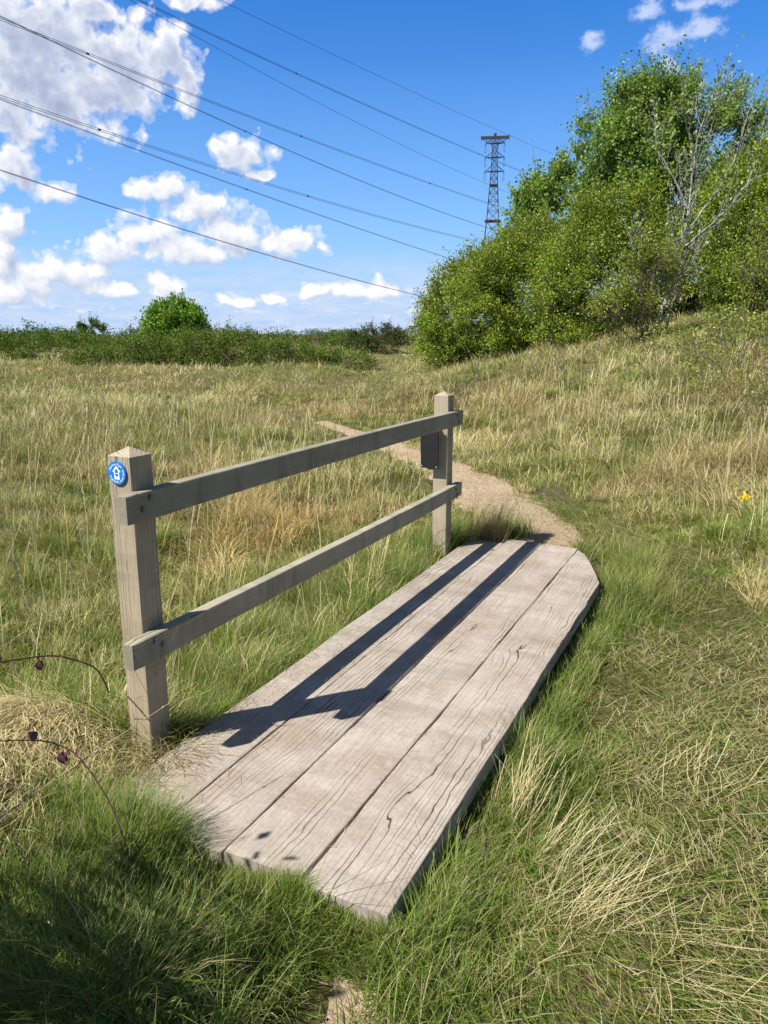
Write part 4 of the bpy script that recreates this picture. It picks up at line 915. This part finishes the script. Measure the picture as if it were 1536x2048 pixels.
CAB = [('single thin wire, the highest, passing just above the pylon top', 115, (8.36526e-05, -0.00840209, 63.7359), 0, .04, []),
       ('twin power line crossing in front of the pylon cross arms', 115, (0.000109992, -0.0395953, 60.3843), 1, .042, [141.9, 232.1]),
       ('faint single thin wire just below the highest twin power line', 100, (0.000297943, -0.141869, 59.637), 0, .035, []),
       ('twin power line that starts top left and passes the middle of the pylon', 115, (0.000108842, -0.0527084, 49.9182), 1, .042, [88.1, 143.0, 201.4]),
       ('close twin power line directly below the one passing mid pylon', 100, (0.000322438, -0.154454, 49.6431), .45, .032, [108.5]),
       ('twin power line crossing the sky above the middle cloud', 115, (0.000209952, -0.095854, 41.8298), 1, .042, [89.2, 145.0]),
       ('close twin power line falling to the hedge below the pylon foot', 100, (0.000134099, -0.113843, 37.7434), .45, .032, [108.3]),
       ('lowest power line, dipping past the middle cloud to the left end of the hedge', 100, (0.00029679, -0.173843, 32.0202), .35, .036, [108.0])]
for lab, b_, c, pair, r, sps in CAB:
    s0, s1 = 20, 430
    def cp(s, off=0, dz=0): q = NL*(b_+off)+DL*s; return Vector((q[0], q[1], c[0]*s*s+c[1]*s+c[2]+dz))
    o = tag(empty('power_cable', cp(s0)), lab, 'power cable', 'overhead power cables'); org = cp(s0); ss = np.linspace(s0, s1, 90)
    offs = [(0, 0)] if not pair else [(-.2*pair, -.22*pair), (.2*pair, .22*pair)]
    for q in offs:
        mb = MB(); mb.tube([cp(s, *q)-org for s in ss], r, 5); mb.build('conductor', M_CABLE, o)
    for s in sps:
        mb = MB(); mb.bar(cp(s, *offs[0])-org, cp(s, *offs[1])-org, .12); mb.bar(cp(s-.25)-org, cp(s+.25)-org, .16); mb.build('spacer', M_CABLE, o)

# ------------------------------------------------------------------ sun, sky, clouds
SUN = Vector((-.542, -.655, 1.)).normalized(); el = math.asin(SUN.z); azs = math.atan2(SUN.x, SUN.y)
su = bpy.data.lights.new('sun', 'SUN'); su.energy = 5.0; su.angle = math.radians(.53); su.color = (1, .95, .87)
so = bpy.data.objects.new('sun', su); COL.objects.link(so); so.rotation_euler = SUN.to_track_quat('Z', 'Y').to_euler()
w = bpy.data.worlds.new('World'); SC.world = w; w.use_nodes = True; t = NT(w.node_tree); t.N.clear()
sky = t.n('ShaderNodeTexSky', sky_type='NISHITA'); sky.sun_disc = False; sky.sun_elevation = el; sky.sun_rotation = azs
sky.air_density = 1.0; sky.dust_density = .6; sky.ozone_density = 2.2; sky.altitude = 10
skyc = t.n('ShaderNodeHueSaturation', {'Saturation': 1.42, 'Value': 1.0, 'Color': sky.outputs[0]}).outputs[0]
BL = [(-22.5, 15.2, 6.5, 4.2), (-18.6, 15.2, 3.4, 2.6), (-22.8, 18.0, 4.9, 2.7), (-21.7, 14.8, 4.5, 2.8), (-17.3, 16.4, 3.1, 2.7), (-14.6, 17.2, 1.9, 1.8), (-13.4, 15.5, 1.0, 1.7), (-24.6, 12.7, 2.6, 1.3), (-12.7, 20.4, 1.9, 0.7), (-19.2, 19.4, 1.8, 1.3), (-24.6, 10.0, 1.7, 1.5), (-22.5, 8.9, 1.5, 0.8), (-25.1, 6.9, 1.2, 1.1), (-25.8, 5.2, 1.0, 1.1), (-10.1, 11.7, 2.1, 1.2), (-8.6, 10.7, 0.9, 0.4), (-15.6, 9.6, 2.1, 0.9), (-13.3, 8.6, 2.1, 1.3), (-16.6, 6.8, 2.1, 1.2), (-14.0, 5.6, 4.1, 1.1), (-10.8, 6.7, 3.0, 1.6), (-7.3, 6.2, 2.8, 1.1), (-4.6, 6.2, 0.5, 0.3), (-19.6, 5.4, 2.1, 1.1), (-22.4, 4.0, 2.8, 1.1), (-24.4, 3.2, 1.8, 1.1), (-25.6, 4.7, 0.9, 1.6), (-20.6, 3.2, 1.4, 0.6), (-18.5, 2.9, 1.5, 0.5), (-15.5, 3.1, 1.4, 0.8), (-25.9, 2.5, 2.1, 1.0), (-8.2, 2.4, 1.2, 0.4), (-10.4, 2.2, 1.1, 0.4), (-4.9, 2.9, 1.6, 0.7), (-1.9, 3.0, 2.4, 0.8), (0.3, 3.0, 1.1, 0.6), (4.1, 3.1, 1.1, 0.6), (-11.6, 2.3, 0.4, 0.3), (3.4, 1.7, 1.5, 0.4)]
THN = [(13.9, 18.1, 1.0, 0.8), (18.5, 17.8, 1.8, 1.2), (20.6, 18.2, 2.4, 1.0), (17.5, 19.6, 1.5, 0.9), (20.5, 19.6, 2.7, 0.6), (18.7, 16.6, 1.2, 0.7), (14.0, 18.6, 0.8, 0.4), (19.0, 16.0, 0.9, 0.8)]
ng = bpy.data.node_groups.new('cloud_density', 'ShaderNodeTree')
ng.interface.new_socket('P', in_out='INPUT', socket_type='NodeSocketVector')
ng.interface.new_socket('D', in_out='OUTPUT', socket_type='NodeSocketFloat'); ng.interface.new_socket('T', in_out='OUTPUT', socket_type='NodeSocketFloat')
g = NT(ng); gi = g.n('NodeGroupInput'); go = g.n('NodeGroupOutput'); P = gi.outputs[0]
def vm(t, op, a, b): return t.n('ShaderNodeVectorMath', {0: a, 1: b}, operation=op).outputs[0]
def fieldmax(L, Pv, inv=1.0):
    cur = None
    for (a, e, ra, re) in L:
        q = g.n('ShaderNodeVectorMath', {0: vm(g, 'SUBTRACT', Pv, (a, e, 0)), 1: (1/(ra*1.1), 1/(re*1.25), 0)}, operation='MULTIPLY').outputs[0]
        q = vm(g, 'MAXIMUM', q, vm(g, 'MULTIPLY', q, (1, -1.55, 1)))
        ln = g.n('ShaderNodeVectorMath', {0: q}, operation='LENGTH').outputs['Value']
        cur = ln if cur is None else g.m('SMOOTH_MIN', cur, ln, .25)
    return g.m('SUBTRACT', 1., cur)
warp = g.n('ShaderNodeTexNoise', {'Vector': P, 'Scale': .55, 'Detail': 3., 'Roughness': .5}).outputs['Color']
wv = g.n('ShaderNodeVectorMath', {0: vm(g, 'SUBTRACT', warp, (.5, .5, .5)), 1: (1.5, 1.0, 0)}, operation='MULTIPLY').outputs[0]
PW_ = vm(g, 'ADD', P, wv)
def vor(sc): return g.n('ShaderNodeTexVoronoi', {'Vector': PW_, 'Scale': sc}, feature='F1', voronoi_dimensions='2D').outputs['Distance']
fb = g.n('ShaderNodeTexNoise', {'Vector': P, 'Scale': .6, 'Detail': 8., 'Roughness': .52}, noise_dimensions='2D').outputs[0]
vo = g.m('ADD', g.m('MULTIPLY', vor(.8), .62), g.m('ADD', g.m('MULTIPLY', vor(1.9), .26), g.m('MULTIPLY', vor(4.4), .09)))
nzz = g.m('ADD', g.m('MULTIPLY', g.m('SUBTRACT', .46, vo), .9), g.m('MULTIPLY', g.m('SUBTRACT', fb, .5), 1.25))
g.L.new(g.m('ADD', fieldmax(BL, PW_), nzz), go.inputs[0])
fb2 = g.noise(g.mapping(P, (1, 1.3, 1)), .9, 9, .66)
g.L.new(g.m('ADD', fieldmax(THN, P), g.m('MULTIPLY', g.m('SUBTRACT', fb2, .55), 2.6)), go.inputs[1])
dirv = t.n('ShaderNodeTexCoord').outputs['Generated']
rv = t.n('ShaderNodeVectorRotate', {'Vector': dirv, 'Angle': -PSI}, rotation_type='Z_AXIS').outputs[0]
sx_ = t.n('ShaderNodeSeparateXYZ', {0: rv}); az = t.m('MULTIPLY', t.m('ARCTAN2', sx_.outputs[0], sx_.outputs[1]), 57.2958); elv = t.m('MULTIPLY', t.m('ARCSINE', sx_.outputs[2]), 57.2958)
Pv = t.n('ShaderNodeCombineXYZ', {0: az, 1: elv, 2: 0.}).outputs[0]
def grp(v): nd = t.n('ShaderNodeGroup'); nd.node_tree = ng; t.L.new(v, nd.inputs[0]); return nd
g1 = grp(Pv); g2 = grp(vm(t, 'ADD', Pv, (-.45, .75, 0)))
D1 = g1.outputs[0]; sh = t.m('MULTIPLY', t.m('SUBTRACT', D1, g2.outputs[0]), .50)
dens = t.ramp(D1, [(.0, 0.), (.14, .35), (.50, 1.)], 'EASE')
lit = t.m('ADD', .70, sh, clamp=True)
lit = t.m('SUBTRACT', lit, t.m('MULTIPLY', t.ramp(D1, [(.45, 0.), (.95, 1.)]), t.m('ADD', .14, t.m('MULTIPLY', t.ramp(t.m('DIVIDE', elv, 20.), [(.4, 0.), (.65, 1.)]), .40))), clamp=True)
ccol = t.ramp(lit, [(0., (.24, .28, .40)), (.35, (.34, .38, .49)), (.62, (.47, .50, .57)), (.92, (.65, .65, .67))])
thin = t.m('MULTIPLY', t.ramp(g1.outputs[1], [(0., 0.), (.9, 1.)], 'EASE'), .62)
S0 = .094
raw = t.mix(1., sky.outputs[0], (S0, S0, S0), 'MULTIPLY')
base = t.mix(1., skyc, (S0, S0, S0), 'MULTIPLY')
TINT = (.62, .90, 1.22)
base = t.mix(1., base, TINT, 'MULTIPLY')
base = t.mix(t.ramp(t.m('DIVIDE', elv, 30.), [(0., .93), (.12, .72), (.3, .38), (.6, .08), (.85, 0.)]), base, (.25, .40, .64))
hi = t.ramp(t.m('DIVIDE', elv, 90.), [(.26, 0.), (.40, 1.)])
upper = t.mix(.35, t.mix(1., raw, (.40, .40, .38), 'MULTIPLY'), (.11, .115, .12))
base = t.mix(hi, base, upper)
plain_sky = base
# low bands of small far clouds and the pale air over the horizon
band = t.noise(t.mapping(Pv, (.22, 1.05, 1)), 1.3, 8, .65); bf = t.ramp(elv, [(0., 1.), (1., 1.)])
lowf = t.m('MULTIPLY', t.ramp(t.m('DIVIDE', elv, 10.), [(0., 1.), (.25, .9), (.42, .6), (.6, 0.)]), t.ramp(band, [(.36, .25), (.56, 1.)]))
lowmask = t.m('MULTIPLY', lowf, .8)
base = t.mix(lowmask, base, (.42, .47, .59))
small = t.noise(t.mapping(Pv, (.55, 1.5, 1), (3, 7, 0)), 1.2, 9, .62)
sm = t.m('MULTIPLY', t.ramp(small, [(.55, 0.), (.66, 1.)]), t.ramp(t.m('DIVIDE', elv, 10.), [(0., .2), (.12, 1.), (.3, .8), (.42, 0.)]))
base = t.mix(t.m('MULTIPLY', sm, .6), base, (.58, .60, .65))
c1 = t.mix(thin, base, (.54, .58, .68)); c2 = t.mix(dens, c1, ccol)
win = t.m('MULTIPLY', t.m('LESS_THAN', t.m('ABSOLUTE', az), 44.), t.m('MULTIPLY', t.m('GREATER_THAN', elv, 0.), t.m('LESS_THAN', elv, 32.)))
bg0 = t.n('ShaderNodeBackground', {'Color': plain_sky, 'Strength': 1.0})
bg = t.n('ShaderNodeBackground', {'Color': c2, 'Strength': 1.0})
mxs = t.n('ShaderNodeMixShader', {0: win, 1: bg0.outputs[0], 2: bg.outputs[0]})
wo = t.n('ShaderNodeOutputWorld'); t.L.new(mxs.outputs[0], wo.inputs[0])
w.cycles.sampling_method = 'MANUAL'; w.cycles.sample_map_resolution = 256
# the sky node itself is dimmed to S0 by the multiply above; the clouds sit in front of it in the same units

# ------------------------------------------------------------------ camera
cam = bpy.data.cameras.new('camera'); co = bpy.data.objects.new('camera', cam); COL.objects.link(co); SC.camera = co
co.location = (0, 0, 1.5); co.rotation_euler = (math.radians(90-13.354), 0, PSI); cam.lens = 36*1498.5/2048; cam.sensor_width = 36; cam.clip_start = .05; cam.clip_end = 12000
SC.view_settings.view_transform = 'Standard'; SC.view_settings.look = 'None'; SC.view_settings.exposure = .68; SC.view_settings.gamma = 1
SC.render.resolution_x = 768; SC.render.resolution_y = 1024
SC.cycles.max_bounces = 6; SC.cycles.transmission_bounces = 4; SC.cycles.diffuse_bounces = 3
print('TRIS', sum(len(o.data.polygons) for o in SC.objects if o.type == 'MESH'))
